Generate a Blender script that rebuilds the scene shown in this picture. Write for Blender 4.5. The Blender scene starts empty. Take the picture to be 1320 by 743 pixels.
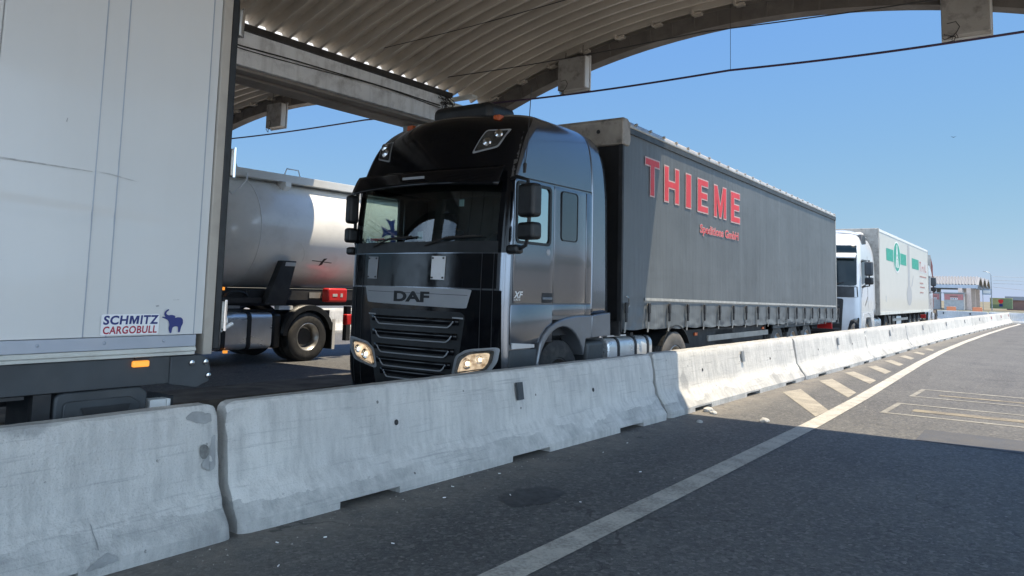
import bpy, bmesh, math, random
from mathutils import Vector, Matrix, noise
R = math.radians
random.seed(7)
scene = bpy.context.scene
col = scene.collection
PI = math.pi

# ------------------------------------------------------------------ helpers
class MB:
    def __init__(s): s.v = []; s.f = []
    def add(s, vs, fs):
        o = len(s.v); s.v += [tuple(p) for p in vs]; s.f += [tuple(i + o for i in f) for f in fs]; return s
    def box(s, x0, x1, y0, y1, z0, z1):
        return s.add([(x0,y0,z0),(x1,y0,z0),(x1,y1,z0),(x0,y1,z0),(x0,y0,z1),(x1,y0,z1),(x1,y1,z1),(x0,y1,z1)],
              [(0,3,2,1),(4,5,6,7),(0,1,5,4),(1,2,6,5),(2,3,7,6),(3,0,4,7)])
    def cyl(s, p, q, r, r2=None, n=14, caps=True):
        p = Vector(p); q = Vector(q); d = (q-p).normalized()
        a = d.orthogonal().normalized(); b = d.cross(a); r2 = r if r2 is None else r2
        vs = []
        for c, rr in ((p, r), (q, r2)):
            for i in range(n):
                t = 2*PI*i/n; vs.append(c + a*math.cos(t)*rr + b*math.sin(t)*rr)
        fs = [(i, (i+1) % n, n+(i+1) % n, n+i) for i in range(n)]
        if caps: fs += [tuple(range(n-1, -1, -1)), tuple(range(n, 2*n))]
        return s.add(vs, fs)
    def tube(s, path, r, n=8):
        P = [Vector(p) for p in path]; vs = []; m = len(P)
        a = None
        for i, p in enumerate(P):
            d = (P[min(i+1, m-1)] - P[max(i-1, 0)]).normalized()
            if a is None: a = d.orthogonal().normalized()
            a = (a - d*a.dot(d)).normalized(); b = d.cross(a)
            for k in range(n):
                t = 2*PI*k/n; vs.append(p + a*math.cos(t)*r + b*math.sin(t)*r)
        fs = []
        for i in range(m-1):
            for k in range(n):
                fs.append((i*n+k, i*n+(k+1) % n, (i+1)*n+(k+1) % n, (i+1)*n+k))
        fs += [tuple(range(n-1, -1, -1)), tuple(range((m-1)*n, m*n))]
        return s.add(vs, fs)
    def prism(s, poly, a0, a1, axis='x'):
        def P(u, v, a):
            return (a,u,v) if axis == 'x' else ((u,a,v) if axis == 'y' else (u,v,a))
        n = len(poly)
        vs = [P(u,v,a0) for u,v in poly] + [P(u,v,a1) for u,v in poly]
        fs = [(i,(i+1) % n, n+(i+1) % n, n+i) for i in range(n)] + [tuple(range(n-1,-1,-1)), tuple(range(n,2*n))]
        return s.add(vs, fs)
    def lathe(s, prof, c=(0,0,0), n=40, axis='x', cap=False):
        vs = []
        for a, r in prof:
            for i in range(n):
                t = 2*PI*i/n; u, v = r*math.cos(t), r*math.sin(t)
                p = (a,u,v) if axis == 'x' else ((u,a,v) if axis == 'y' else (u,v,a))
                vs.append((p[0]+c[0], p[1]+c[1], p[2]+c[2]))
        m = len(prof); fs = []
        for j in range(m-1):
            for i in range(n):
                fs.append((j*n+i, j*n+(i+1) % n, (j+1)*n+(i+1) % n, (j+1)*n+i))
        if cap: fs += [tuple(range(n)), tuple(range((m-1)*n, m*n))]
        return s.add(vs, fs)
    def grid(s, fn, nu, nv, skip=None):
        vs = [fn(i/nu, j/nv) for j in range(nv+1) for i in range(nu+1)]
        fs = [(j*(nu+1)+i, j*(nu+1)+i+1, (j+1)*(nu+1)+i+1, (j+1)*(nu+1)+i) for j in range(nv) for i in range(nu)
              if not (skip and skip(i, j))]
        return s.add(vs, fs)
    def mesh(s, name, m, smooth=False, ang=35):
        bm = bmesh.new()
        V = [bm.verts.new(p) for p in s.v]
        for f in s.f:
            try: bm.faces.new([V[i] for i in f])
            except ValueError: pass
        loose = [v for v in bm.verts if not v.link_faces]
        if loose: bmesh.ops.delete(bm, geom=loose, context='VERTS')
        bmesh.ops.recalc_face_normals(bm, faces=bm.faces)
        if smooth:
            for f in bm.faces: f.smooth = True
            for e in bm.edges:
                if len(e.link_faces) == 2 and e.calc_face_angle(0) > R(ang): e.smooth = False
        me = bpy.data.meshes.new(name); bm.to_mesh(me); bm.free()
        if m: me.materials.append(m)
        return me
    def build(s, name, m, parent=None, smooth=False, bevel=0, seg=2, solid=0, ang=35, loc=None, off=0):
        o = bpy.data.objects.new(name, s.mesh(name, m, smooth or bevel > 0, ang)); col.objects.link(o)
        if parent: o.parent = parent
        if loc: o.location = loc
        if solid:
            md = o.modifiers.new('solid', 'SOLIDIFY'); md.thickness = solid; md.offset = off
        if bevel:
            md = o.modifiers.new('bevel', 'BEVEL'); md.width = bevel; md.segments = seg; md.limit_method = 'ANGLE'; md.angle_limit = R(30)
        return o

def empty(name, loc=(0,0,0), rz=0, label=None, cat=None, group=None):
    o = bpy.data.objects.new(name, None); col.objects.link(o); o.empty_display_size = .3
    o.location = loc; o.rotation_euler = (0,0,rz); tag(o, label, cat, group); return o
def tag(o, label=None, cat=None, group=None, kind=None):
    if label: o['label'] = label
    if cat: o['category'] = cat
    if group: o['group'] = group
    if kind: o['kind'] = kind
    return o
def copy_tree(o, parent=None):
    c = o.copy(); col.objects.link(c)
    if parent: c.parent = parent
    for ch in list(o.children): copy_tree(ch, c)
    return c
def link(name, me, parent, loc=(0,0,0), rz=0):
    o = bpy.data.objects.new(name, me); col.objects.link(o); o.parent = parent; o.location = loc; o.rotation_euler = (0,0,rz); return o
def lerp(a, b, t): return a+(b-a)*t
def interp(tab, x):
    if x <= tab[0][0]: return tab[0][1]
    for (a, fa), (b, fb) in zip(tab, tab[1:]):
        if x <= b: return lerp(fa, fb, (x-a)/(b-a))
    return tab[-1][1]
def smooth_tab(tab, x):            # monotone-ish cubic through the table
    n = len(tab)
    if x <= tab[0][0]: return tab[0][1]
    if x >= tab[-1][0]: return tab[-1][1]
    for i in range(n-1):
        if x <= tab[i+1][0]:
            x0, y0 = tab[i]; x1, y1 = tab[i+1]; h = x1-x0; t = (x-x0)/h
            def sl(k):
                if k == 0: return (tab[1][1]-tab[0][1])/(tab[1][0]-tab[0][0])
                if k == n-1: return (tab[-1][1]-tab[-2][1])/(tab[-1][0]-tab[-2][0])
                return (tab[k+1][1]-tab[k-1][1])/(tab[k+1][0]-tab[k-1][0])
            m0, m1 = sl(i), sl(i+1)
            return (2*t**3-3*t*t+1)*y0+(t**3-2*t*t+t)*h*m0+(-2*t**3+3*t*t)*y1+(t**3-t*t)*h*m1

def rounded(poly, rad=.3, n=4):
    out = []; m = len(poly)
    for i in range(m):
        p0 = Vector(poly[i-1]); p1 = Vector(poly[i]); p2 = Vector(poly[(i+1) % m])
        a = p1.lerp(p0, rad); b = p1.lerp(p2, rad)
        for k in range(n+1):
            t = k/n; q = a*(1-t)**2+p1*2*t*(1-t)+b*t*t; out.append((q.x, q.y))
    return out
def text2d(body, offset=0.0, space=1.0, shear=0.0, lines=1.0):
    """glyph outlines normalised to the unit box: verts (u, v), faces, aspect"""
    cu = bpy.data.curves.new('lettering', 'FONT'); cu.body = body; cu.size = 1; cu.offset = offset; cu.space_character = space; cu.shear = shear
    cu.space_line = lines; cu.fill_mode = 'FRONT'; cu.resolution_u = 4
    ob = bpy.data.objects.new('lettering', cu); col.objects.link(ob)
    dg = bpy.context.evaluated_depsgraph_get()
    me = bpy.data.meshes.new_from_object(ob.evaluated_get(dg))
    vs = [(v.co.x, v.co.y) for v in me.vertices]; fs = [tuple(p.vertices) for p in me.polygons]
    bpy.data.objects.remove(ob); bpy.data.curves.remove(cu); bpy.data.meshes.remove(me)
    return vs, fs
def lettering(name, body, m, parent, fn, box, offset=0.0, space=1.0, shear=0.0, ref=None):
    """fn(u,v)->xyz on the surface; box (u0,u1,v0,v1) the text fills. ref: bounds taken from un-offset text"""
    vs, fs = text2d(body, offset, space, shear)
    rv = text2d(body, 0 if ref is None else ref, space, shear)[0]
    xs = [p[0] for p in rv]; ys = [p[1] for p in rv]
    x0, x1, y0, y1 = min(xs), max(xs), min(ys), max(ys)
    mb = MB()
    mb.add([fn(lerp(box[0], box[1], (p[0]-x0)/(x1-x0)), lerp(box[2], box[3], (p[1]-y0)/(y1-y0))) for p in vs], fs)
    return mb.build(name, m, parent)
def flat(name, poly, m, parent, fn):
    return MB().add([fn(*p) for p in poly], [tuple(range(len(poly)))]).build(name, m, parent)

# ------------------------------------------------------------------ materials
class NT:
    def __init__(s, name):
        s.m = bpy.data.materials.new(name); s.m.use_nodes = True; s.t = s.m.node_tree; s.t.nodes.clear()
        s.out = s.n('ShaderNodeOutputMaterial')
    def n(s, typ, **kw):
        nd = s.t.nodes.new(typ)
        for k, v in kw.items():
            if k in nd.inputs: nd.inputs[k].default_value = v
            else: setattr(nd, k, v)
        return nd
    def l(s, a, b): s.t.links.new(a, b)
    def coord(s, scale=(1,1,1), rnd=True):
        tc = s.n('ShaderNodeTexCoord'); mp = s.n('ShaderNodeMapping'); mp.inputs['Scale'].default_value = scale
        s.l(tc.outputs['Object'], mp.inputs['Vector'])
        if rnd:
            oi = s.n('ShaderNodeObjectInfo'); mu = s.n('ShaderNodeMath', operation='MULTIPLY'); mu.inputs[1].default_value = 57.
            s.l(oi.outputs['Random'], mu.inputs[0]); s.l(mu.outputs[0], mp.inputs['Location'])
        return mp.outputs['Vector']
    def noise(s, vec, scale, detail=4, rough=.55):
        nd = s.n('ShaderNodeTexNoise'); nd.inputs['Scale'].default_value = scale; nd.inputs['Detail'].default_value = detail; nd.inputs['Roughness'].default_value = rough
        s.l(vec, nd.inputs['Vector']); return nd.outputs['Fac']
    def ramp(s, fac, lo, hi, a=(0,0,0,1), b=(1,1,1,1)):
        r = s.n('ShaderNodeValToRGB'); r.color_ramp.elements[0].position = lo; r.color_ramp.elements[1].position = hi
        r.color_ramp.elements[0].color = a; r.color_ramp.elements[1].color = b
        s.l(fac, r.inputs['Fac']); return r.outputs['Color']
    def mix(s, fac, a, b, mode='MIX'):
        m = s.n('ShaderNodeMix', data_type='RGBA', blend_type=mode)
        for sock, v in ((m.inputs['Factor'], fac), (m.inputs['A'], a), (m.inputs['B'], b)):
            pass
        ins = [i for i in m.inputs if i.enabled]
        f, A, B = m.inputs[0], m.inputs[6], m.inputs[7]
        for sock, v in ((f, fac), (A, a), (B, b)):
            if hasattr(v, 'links'): s.l(v, sock)
            else: sock.default_value = v if not isinstance(v, tuple) else (v if len(v) == 4 else (*v, 1))
        return m.outputs[2]
    def inv(s, fac, lo, hi):
        return s.math('SUBTRACT', 1., s.ramp(fac, lo, hi))
    def math(s, op, a, b=None, c=None, clamp=False):
        m = s.n('ShaderNodeMath', operation=op); m.use_clamp = clamp
        for i, v in enumerate((a, b, c)):
            if v is None: continue
            if hasattr(v, 'links'): s.l(v, m.inputs[i])
            else: m.inputs[i].default_value = v
        return m.outputs[0]
    def bump(s, h, strength=.3, dist=.01):
        b = s.n('ShaderNodeBump'); b.inputs['Strength'].default_value = strength; b.inputs['Distance'].default_value = dist
        s.l(h, b.inputs['Height']); return b.outputs['Normal']
    def principled(s, colr, rough=.6, metal=0, coat=0, normal=None, spec=.5, emit=None, es=0, coat_r=.05):
        p = s.n('ShaderNodeBsdfPrincipled')
        def put(name, v):
            if v is None: return
            if hasattr(v, 'links'): s.l(v, p.inputs[name])
            else: p.inputs[name].default_value = v if not isinstance(v, tuple) else (v if len(v) == 4 else (*v, 1))
        put('Base Color', colr); put('Roughness', rough); put('Metallic', metal); put('Coat Weight', coat); put('Normal', normal); put('Specular IOR Level', spec)
        put('Coat Roughness', coat_r)
        if emit: put('Emission Color', emit); put('Emission Strength', es)
        s.l(p.outputs[0], s.out.inputs['Surface']); return p
def rgb(c): return (*c, 1)
def mat(name, c, rough=.6, metal=0, coat=0, var=.25, vscale=3., bump=0., bscale=80., dirt=None, damt=.5, dscale=2., spec=.5, streak=0, coat_r=.05):
    t = NT(name); v = t.coord(); rv = .15 if coat > 0 else 1.
    n1 = t.noise(v, vscale, 6)
    a = tuple(x*(1-var) for x in c); b = tuple(min(1, x*(1+var)) for x in c)
    cc = t.ramp(n1, .3, .7, rgb(a), rgb(b))
    if dirt:
        n2 = t.noise(v, dscale, 8, .65); k = t.ramp(n2, .5, .75)
        k = t.math('MULTIPLY', k, damt); cc = t.mix(k, cc, rgb(dirt))
    if streak:
        sv = t.coord((1,1,.08)); n3 = t.noise(sv, 9, 4); k = t.ramp(n3, .5, .78); k = t.math('MULTIPLY', k, streak)
        cc = t.mix(k, cc, rgb(dirt or tuple(x*.4 for x in c)))
    nm = t.bump(t.noise(v, bscale, 4), bump, .01) if bump else None
    rr = t.ramp(t.noise(v, vscale*2.3, 5), .25, .75, (max(.02, rough-.1*rv),)*3+(1,), (min(1, rough+.12*rv),)*3+(1,))
    t.principled(cc, rr, metal, coat, nm, spec, coat_r=coat_r)
    return t.m
def emit_mat(name, c, strength):
    t = NT(name); t.principled(tuple(x*.6 for x in c), .3, emit=c, es=strength); return t.m
def glass_mat(name, tint, refl_min=.06, refl_max=.9, gcol=(1,1,1), thru=1.0, facing=None):
    t = NT(name)
    tr = t.n('ShaderNodeBsdfTransparent'); tr.inputs['Color'].default_value = rgb(tint)
    gl = t.n('ShaderNodeBsdfGlossy'); gl.inputs['Roughness'].default_value = .015; gl.inputs['Color'].default_value = rgb(gcol)
    fr = t.n('ShaderNodeLayerWeight'); fr.inputs['Blend'].default_value = .3
    fac = t.math('MULTIPLY_ADD', fr.outputs['Fresnel'], refl_max-refl_min, refl_min, clamp=True)
    mx = t.n('ShaderNodeMixShader'); t.l(fac, mx.inputs[0]); t.l(tr.outputs[0], mx.inputs[1]); t.l(gl.outputs[0], mx.inputs[2])
    t.l(mx.outputs[0], t.out.inputs['Surface']); return t.m

def concrete_barrier():
    t = NT('barrier_concrete'); v = t.coord(); oc = t.n('ShaderNodeTexCoord'); sp = t.n('ShaderNodeSeparateXYZ'); t.l(oc.outputs['Object'], sp.inputs[0])
    oi = t.n('ShaderNodeObjectInfo')
    z = sp.outputs['Z']
    big = t.noise(v, 1.3, 7, .62); mid = t.noise(v, 6, 6, .6); fine = t.noise(v, 55, 5, .6); pit = t.noise(v, 130, 2)
    c = t.ramp(big, .3, .72, (.44,.43,.41,1), (.60,.58,.54,1))
    c = t.mix(t.math('MULTIPLY', t.ramp(mid, .5, .72), .4), c, (.63,.61,.57,1))
    sv = t.coord((2.2,2.2,.12)); stv = t.noise(sv, 7, 5, .6)
    c = t.mix(t.math('MULTIPLY', t.ramp(stv, .48, .72), .6), c, (.34,.335,.32,1))
    c = t.mix(t.math('MULTIPLY', t.inv(stv, .22, .46), .5), c, (.66,.645,.62,1))
    # horizontal rubbing marks along the block
    hv = t.coord((3,.25,7)); hs = t.noise(hv, 5, 6, .65)
    c = t.mix(t.math('MULTIPLY', t.ramp(hs, .57, .70), .5), c, (.24,.24,.24,1))
    # splash-dirt wear on the foot, ragged edge
    edge = t.math('MULTIPLY_ADD', t.noise(t.coord((1,.5,1)), 2.2, 6, .6), .42, -.02)
    foot = t.math('MULTIPLY', t.math('LESS_THAN', z, edge), t.math('MULTIPLY', t.ramp(t.noise(v, 2.6, 5, .7), .38, .62), .5))
    c = t.mix(foot, c, (.17,.175,.175,1))
    # small dark pock marks
    vo = t.n('ShaderNodeTexVoronoi'); vo.inputs['Scale'].default_value = 5.5; t.l(v, vo.inputs['Vector'])
    pk = t.math('MULTIPLY', t.math('LESS_THAN', vo.outputs['Distance'], .07), t.ramp(mid, .5, .55))
    c = t.mix(t.math('MULTIPLY', pk, .75), c, (.06,.06,.055,1))
    vo2 = t.n('ShaderNodeTexVoronoi'); vo2.inputs['Scale'].default_value = 1.1; t.l(t.coord((1,1,.8)), vo2.inputs['Vector'])
    d2 = t.math('MULTIPLY_ADD', mid, .25, vo2.outputs['Distance'])
    c = t.mix(t.math('MULTIPLY', t.inv(d2, .24, .29), .6), c, (.24,.24,.235,1))
    top = t.math('MULTIPLY', t.math('GREATER_THAN', z, t.math('MULTIPLY_ADD', big, .12, .73)), .35)
    c = t.mix(top, c, (.22,.215,.2,1))
    c = t.mix(t.math('MULTIPLY', t.ramp(pit, .6, .72), .45), c, (.2,.2,.19,1))
    bright = t.math('MULTIPLY_ADD', oi.outputs['Random'], .2, .93)
    hsv = t.n('ShaderNodeHueSaturation'); t.l(c, hsv.inputs['Color']); t.l(bright, hsv.inputs['Value'])
    h = t.math('MULTIPLY_ADD', fine, .5, t.math('MULTIPLY', mid, .8))
    t.principled(hsv.outputs[0], .85, normal=t.bump(h, .8, .018), spec=.3); return t.m
def asphalt(name, base=.085, warm=0.):
    t = NT(name); v = t.coord(rnd=False)
    agg = t.n('ShaderNodeTexVoronoi'); agg.inputs['Scale'].default_value = 95; t.l(v, agg.inputs['Vector'])
    fine = t.noise(v, 210, 3, .7); mid = t.noise(v, 9, 6, .62); big = t.noise(v, .55, 7, .6); lane = t.noise(t.coord((1.2,.06,1), False), 1.6, 5, .6)
    lo = (base*.55, base*.56, base*.6, 1); hi = (base*1.35*(1+warm), base*1.35, base*1.3*(1-warm), 1)
    c = t.ramp(t.math('MULTIPLY_ADD', mid, .5, t.math('MULTIPLY', big, .5)), .34, .66, lo, hi)
    c = t.mix(t.math('MULTIPLY', t.ramp(agg.outputs['Color'], .55, 1.0), .4), c, (base*3, base*2.9, base*2.7, 1))
    c = t.mix(t.math('MULTIPLY', t.inv(fine, .3, .42), .6), c, (base*.25, base*.25, base*.27, 1))
    c = t.mix(t.math('MULTIPLY', t.ramp(lane, .5, .75), .35), c, (base*.4, base*.4, base*.42, 1))
    vg = t.n('ShaderNodeTexVoronoi'); vg.inputs['Scale'].default_value = 38; t.l(v, vg.inputs['Vector'])
    c = t.mix(t.math('MULTIPLY', t.ramp(vg.outputs['Color'], .62, .95), .55), c, (base*2.6, base*2.5, base*2.35, 1))
    c = t.mix(t.math('MULTIPLY', t.inv(vg.outputs['Color'], .1, .35), .5), c, (base*.3, base*.3, base*.31, 1))
    # light specks of grit
    vo = t.n('ShaderNodeTexVoronoi'); vo.inputs['Scale'].default_value = 9; t.l(v, vo.inputs['Vector'])
    sp = t.math('MULTIPLY', t.math('LESS_THAN', vo.outputs['Distance'], .09), t.ramp(fine, .5, .52))
    c = t.mix(t.math('MULTIPLY', sp, .8), c, (.42,.4,.37,1))
    # oil spots
    vo2 = t.n('ShaderNodeTexVoronoi'); vo2.inputs['Scale'].default_value = .33; t.l(v, vo2.inputs['Vector'])
    d = t.math('MULTIPLY_ADD', t.noise(v, 5, 5), .12, vo2.outputs['Distance'])
    c = t.mix(t.math('MULTIPLY', t.inv(d, .13, .19), .45), c, (base*.3, base*.3, base*.3, 1))
    oc = t.n('ShaderNodeTexCoord'); sp2 = t.n('ShaderNodeSeparateXYZ'); t.l(oc.outputs['Object'], sp2.inputs[0])
    mr = t.n('ShaderNodeMapRange', interpolation_type='SMOOTHSTEP'); mr.inputs[1].default_value = -3.45; mr.inputs[2].default_value = -4.25; t.l(sp2.outputs['X'], mr.inputs[0])
    side = t.math('GREATER_THAN', sp2.outputs['X'], -4.7)
    dk = t.math('MULTIPLY', t.math('MULTIPLY', mr.outputs[0], side), t.ramp(t.noise(v, 3.2, 6, .7), .3, .62))
    c = t.mix(t.math('MULTIPLY', dk, .65), c, (.24,.215,.18,1))
    # cracks
    vc = t.n('ShaderNodeTexVoronoi', feature='DISTANCE_TO_EDGE'); vc.inputs['Scale'].default_value = .42
    wv = t.n('ShaderNodeVectorMath', operation='ADD'); nn = t.n('ShaderNodeTexNoise'); nn.inputs['Scale'].default_value = 2.5; nn.inputs['Detail'].default_value = 5; t.l(v, nn.inputs['Vector'])
    t.l(v, wv.inputs[0]); t.l(nn.outputs['Color'], wv.inputs[1]); t.l(wv.outputs[0], vc.inputs['Vector'])
    c = t.mix(t.math('MULTIPLY', t.math('MULTIPLY', t.math('LESS_THAN', vc.outputs['Distance'], .006), t.ramp(big, .5, .56)), .6), c, (.03,.03,.03,1))
    h = t.math('MULTIPLY_ADD', agg.outputs['Distance'], -.7, fine)
    t.principled(c, t.ramp(mid, .3, .7, (.62,)*3+(1,), (.82,)*3+(1,)), normal=t.bump(h, .5, .006), spec=.4); return t.m
def worn_paint(name, c, under, keep=.5, soft=.12):
    t = NT(name); v = t.coord(rnd=False)
    n = t.math('MULTIPLY_ADD', t.noise(v, 38, 6, .7), .55, t.math('MULTIPLY', t.noise(v, 3.5, 5, .6), .45))
    k = t.ramp(n, keep-soft, keep+soft)
    cc = t.mix(k, rgb(under), t.ramp(t.noise(v, 2.5, 5), .3, .7, rgb(tuple(x*.8 for x in c)), rgb(c)))
    t.principled(cc, .75, normal=t.bump(t.noise(v, 200, 3), .6, .006), spec=.15); return t.m
def paint_metal(name, c, metal=.7, rough=.12, coat=.8, var=.08, dirt=None, damt=.2):
    return mat(name, c, rough, metal, coat, var, 1.5, dirt=dirt, damt=damt, dscale=3, coat_r=.04)
def tarp(name, c):
    t = NT(name); v = t.coord()
    sv = t.coord((1,1,.1)); st = t.noise(sv, 3.5, 6, .6); big = t.noise(v, .6, 6, .6)
    cc = t.ramp(big, .3, .7, rgb(tuple(x*.85 for x in c)), rgb(tuple(x*1.12 for x in c)))
    cc = t.mix(t.math('MULTIPLY', t.ramp(st, .5, .75), .3), cc, rgb(tuple(x*1.8 for x in c)))
    cc = t.mix(t.math('MULTIPLY', t.ramp(t.noise(t.coord((1,.3,4)), 1.2, 8, .7), .55, .75), .3), cc, rgb(tuple(x*.6 for x in c)))
    h = t.math('MULTIPLY_ADD', t.noise(sv, 2.5, 3), 1.0, t.math('MULTIPLY', t.noise(v, 1.4, 4), .6))
    t.principled(cc, .48, normal=t.bump(h, .5, .06), spec=.45); return t.m
def brushed(name, c, rough=.28):
    t = NT(name); v = t.coord((1,.4,1)); n = t.noise(v, 5, 3); big = t.noise(t.coord(), 3, 5)
    cc = t.ramp(big, .3, .7, rgb(tuple(x*.8 for x in c)), rgb(c))
    t.principled(cc, t.ramp(n, .3, .7, (rough-.04,)*3+(1,), (rough+.08,)*3+(1,)), .5); return t.m

M = {}
M['concrete'] = concrete_barrier()
M['asphalt'] = asphalt('asphalt', .088, .0)
M['edge_paint'] = worn_paint('edge_line_paint', (.52,.50,.45), (.15,.147,.14), .42)
M['hatch_paint'] = worn_paint('hatch_paint', (.40,.37,.31), (.17,.16,.145), .44)
M['faded_paint'] = worn_paint('faded_paint', (.36,.35,.31), (.16,.155,.145), .48, .12)
M['faded_yellow'] = worn_paint('faded_yellow_paint', (.34,.30,.22), (.13,.12,.11), .5, .12)
M['patch'] = worn_paint('road_patch', (.085,.095,.12), (.12,.117,.112), .47, .2)
M['dirt'] = mat('dirt', (.10,.085,.07), .95, var=.5, vscale=2, bump=.8, bscale=25, dirt=(.2,.18,.15), damt=.6)
M['bank_dark'] = mat('reflection_bank_dark', (.022,.028,.015), .95, var=.5, vscale=.8, bump=.8, bscale=6)
M['grass'] = mat('dry_grass', (.12,.13,.05), .95, var=.45, vscale=.3, bump=.6, bscale=12, dirt=(.2,.17,.1), damt=.6, dscale=.2)
M['far_field'] = mat('far_field', (.17,.15,.10), .95, var=.35, vscale=.05, dirt=(.09,.11,.04), damt=.7, dscale=.03)
M['bounce_apron'] = mat('bounce_apron_pale', (.58,.56,.53), .85, var=.15, vscale=.5)
M['cement'] = mat('grey_cement', (.31,.31,.30), .9, var=.2, vscale=8, bump=.5, bscale=60)
M['soot'] = mat('dark_stain', (.19,.187,.175), .9, var=.5, vscale=22)
M['kerb'] = mat('kerb_concrete', (.4,.39,.37), .85, var=.2, bump=.3, dirt=(.2,.19,.17))
M['sheet'] = mat('roof_sheet', (.46,.41,.345), .42, var=.12, vscale=.7, dirt=(.25,.21,.16), damt=.5, dscale=.9, spec=.5)
M['rib'] = mat('rib_steel', (.13,.115,.10), .75, var=.35, vscale=4, bump=.3, bscale=40, dirt=(.06,.045,.035), damt=.6)
M['beam'] = mat('beam_paint', (.86,.865,.86), .7, var=.06, vscale=2, bump=.25, bscale=50, dirt=(.16,.14,.12), damt=.6, dscale=2.6, streak=.3)
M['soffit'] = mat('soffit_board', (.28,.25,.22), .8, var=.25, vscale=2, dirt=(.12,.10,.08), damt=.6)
M['flash'] = mat('flashing', (.035,.03,.026), .7, var=.4)
M['column'] = mat('column_plaster', (.36,.35,.31), .85, var=.15, bump=.3, dirt=(.15,.14,.12), damt=.5)
M['sign_face'] = mat('weathered_panel', (.33,.31,.28), .7, var=.15, vscale=3, bump=.2, dirt=(.05,.04,.035), damt=.85, dscale=4.5)
M['sign_edge'] = mat('sign_rim', (.6,.59,.56), .5, var=.1)
M['cable_purple'] = mat('cable_sheath', (.05,.025,.06), .6, var=.3)
M['cable_black'] = mat('cable_black', (.035,.032,.03), .7)
M['black_plastic'] = mat('black_plastic', (.014,.015,.016), .42, var=.3, vscale=8, bump=.15, bscale=300)
M['dark_grey'] = mat('dark_grey_plastic', (.045,.052,.058), .5, var=.2, bump=.1, bscale=200, dirt=(.1,.095,.085), damt=.3)
M['chassis'] = mat('chassis_black', (.022,.023,.025), .6, var=.35, dirt=(.09,.08,.07), damt=.45)
M['rubber'] = mat('tyre_rubber', (.028,.028,.029), .85, var=.3, vscale=5, bump=.2, bscale=120, dirt=(.16,.15,.13), damt=.55)
M['dusty_rubber'] = mat('dusty_tyre', (.10,.095,.09), .9, var=.3, vscale=5, bump=.2, dirt=(.25,.23,.2), damt=.6)
M['steel_rim'] = mat('wheel_rim', (.45,.44,.42), .35, .8, var=.2, dirt=(.12,.10,.08), damt=.5, dscale=6)
M['dark_rim'] = mat('dark_rim', (.06,.055,.05), .5, .4, var=.3, dirt=(.2,.17,.14), damt=.4)
M['alu'] = brushed('brushed_aluminium', (.72,.74,.76))
M['sign_blue'] = mat('blue_sign', (.25,.34,.44), .5, var=.05)
M['thermo'] = mat('thermometer_grey', (.40,.40,.40), .5, var=.05)
M['silver'] = mat('silver_plastic', (.36,.37,.385), .4, 0, var=.06)
M['chrome'] = mat('chrome', (.6,.6,.6), .12, 1., var=.05)
M['daf_paint'] = paint_metal('anthracite_paint', (.20,.215,.24), .85, .2, .4, dirt=(.05,.05,.05), damt=.1)
M['daf_black'] = mat('gloss_black', (.005,.0055,.007), .12, 0, 0, var=.2, spec=.3)
M['fender'] = mat('grey_fender', (.19,.205,.225), .33, .45, .3, var=.08, dirt=(.15,.14,.13), damt=.25)
M['white_paint'] = mat('white_truck_paint', (.58,.59,.595), .25, 0, .5, var=.03, dirt=(.5,.48,.43), damt=.08, dscale=2)
M['box_white'] = mat('box_panel', (.62,.62,.60), .3, 0, .3, var=.03, vscale=.7, dirt=(.5,.5,.48), damt=.07, dscale=1.5, streak=.08)
M['crease_scuff'] = mat('crease_scuff_mark', (.43,.43,.42), .6, var=.3, vscale=20)
M['box_rail'] = mat('box_rail', (.36,.39,.44), .4, .3, var=.06, dirt=(.25,.25,.25), damt=.3)
M['box_strip'] = mat('cream_strip', (.62,.62,.57), .5, var=.06, dirt=(.3,.28,.22), damt=.5)
M['tan_post'] = mat('tan_post', (.42,.38,.325), .55, .2, var=.15, vscale=5, dirt=(.16,.14,.12), damt=.3, dscale=5)
M['reefer'] = mat('reefer_panel', (.60,.57,.50), .35, 0, .2, var=.03, dirt=(.6,.56,.47), damt=.3)
M['tank'] = mat('tank_paint', (.90,.885,.85), .22, 0, .4, var=.04, vscale=1.5, dirt=(.5,.47,.42), damt=.3)
M['tarp'] = tarp('grey_tarpaulin', (.110,.121,.128))
M['tarp_front'] = mat('bulkhead', (.012,.012,.013), .6)
M['rail_alu'] = mat('aluminium_rail', (.5,.48,.44), .4, .5, var=.15, dirt=(.2,.18,.15), damt=.5)
M['cap_tan'] = mat('corner_cap', (.34,.31,.27), .6, .1, var=.2, vscale=5, dirt=(.06,.055,.05), damt=.85, dscale=6)
M['red_letter'] = mat('red_print', (.60,.05,.06), .5, var=.1)
M['pale_letter'] = mat('pale_print', (.55,.38,.36), .5, var=.05)
M['red'] = mat('red_plastic', (.6,.03,.03), .35, var=.06)
M['orange'] = mat('orange_plastic', (.50,.16,.06), .45, var=.08)
M['amber'] = emit_mat('amber_lamp', (1., .36, .05), .5)
M['amber_off'] = mat('amber_lens', (.6,.12,.03), .25, var=.05)
M['navy'] = mat('navy_print', (.012,.025,.16), .4, var=.05)
M['logo_red'] = mat('logo_red', (.38,.02,.05), .4, var=.05)
M['faded_red'] = mat('faded_red_print', (.42,.16,.15), .5, var=.1)
M['band'] = mat('woven_band', (.36,.36,.34), .7, var=.2, vscale=12)
M['sticker'] = mat('sticker_white', (.82,.82,.82), .3, var=.02)
M['green'] = mat('green_print', (.02,.32,.22), .4, var=.06)
M['white'] = mat('white_plastic', (.75,.75,.73), .45, var=.04)
M['grey_print'] = mat('grey_print', (.55,.54,.52), .5, var=.05)
M['brown_trailer'] = mat('brown_box', (.33,.13,.11), .5, var=.1)
M['strap'] = mat('strap_webbing', (.27,.26,.24), .8, var=.2)
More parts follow.
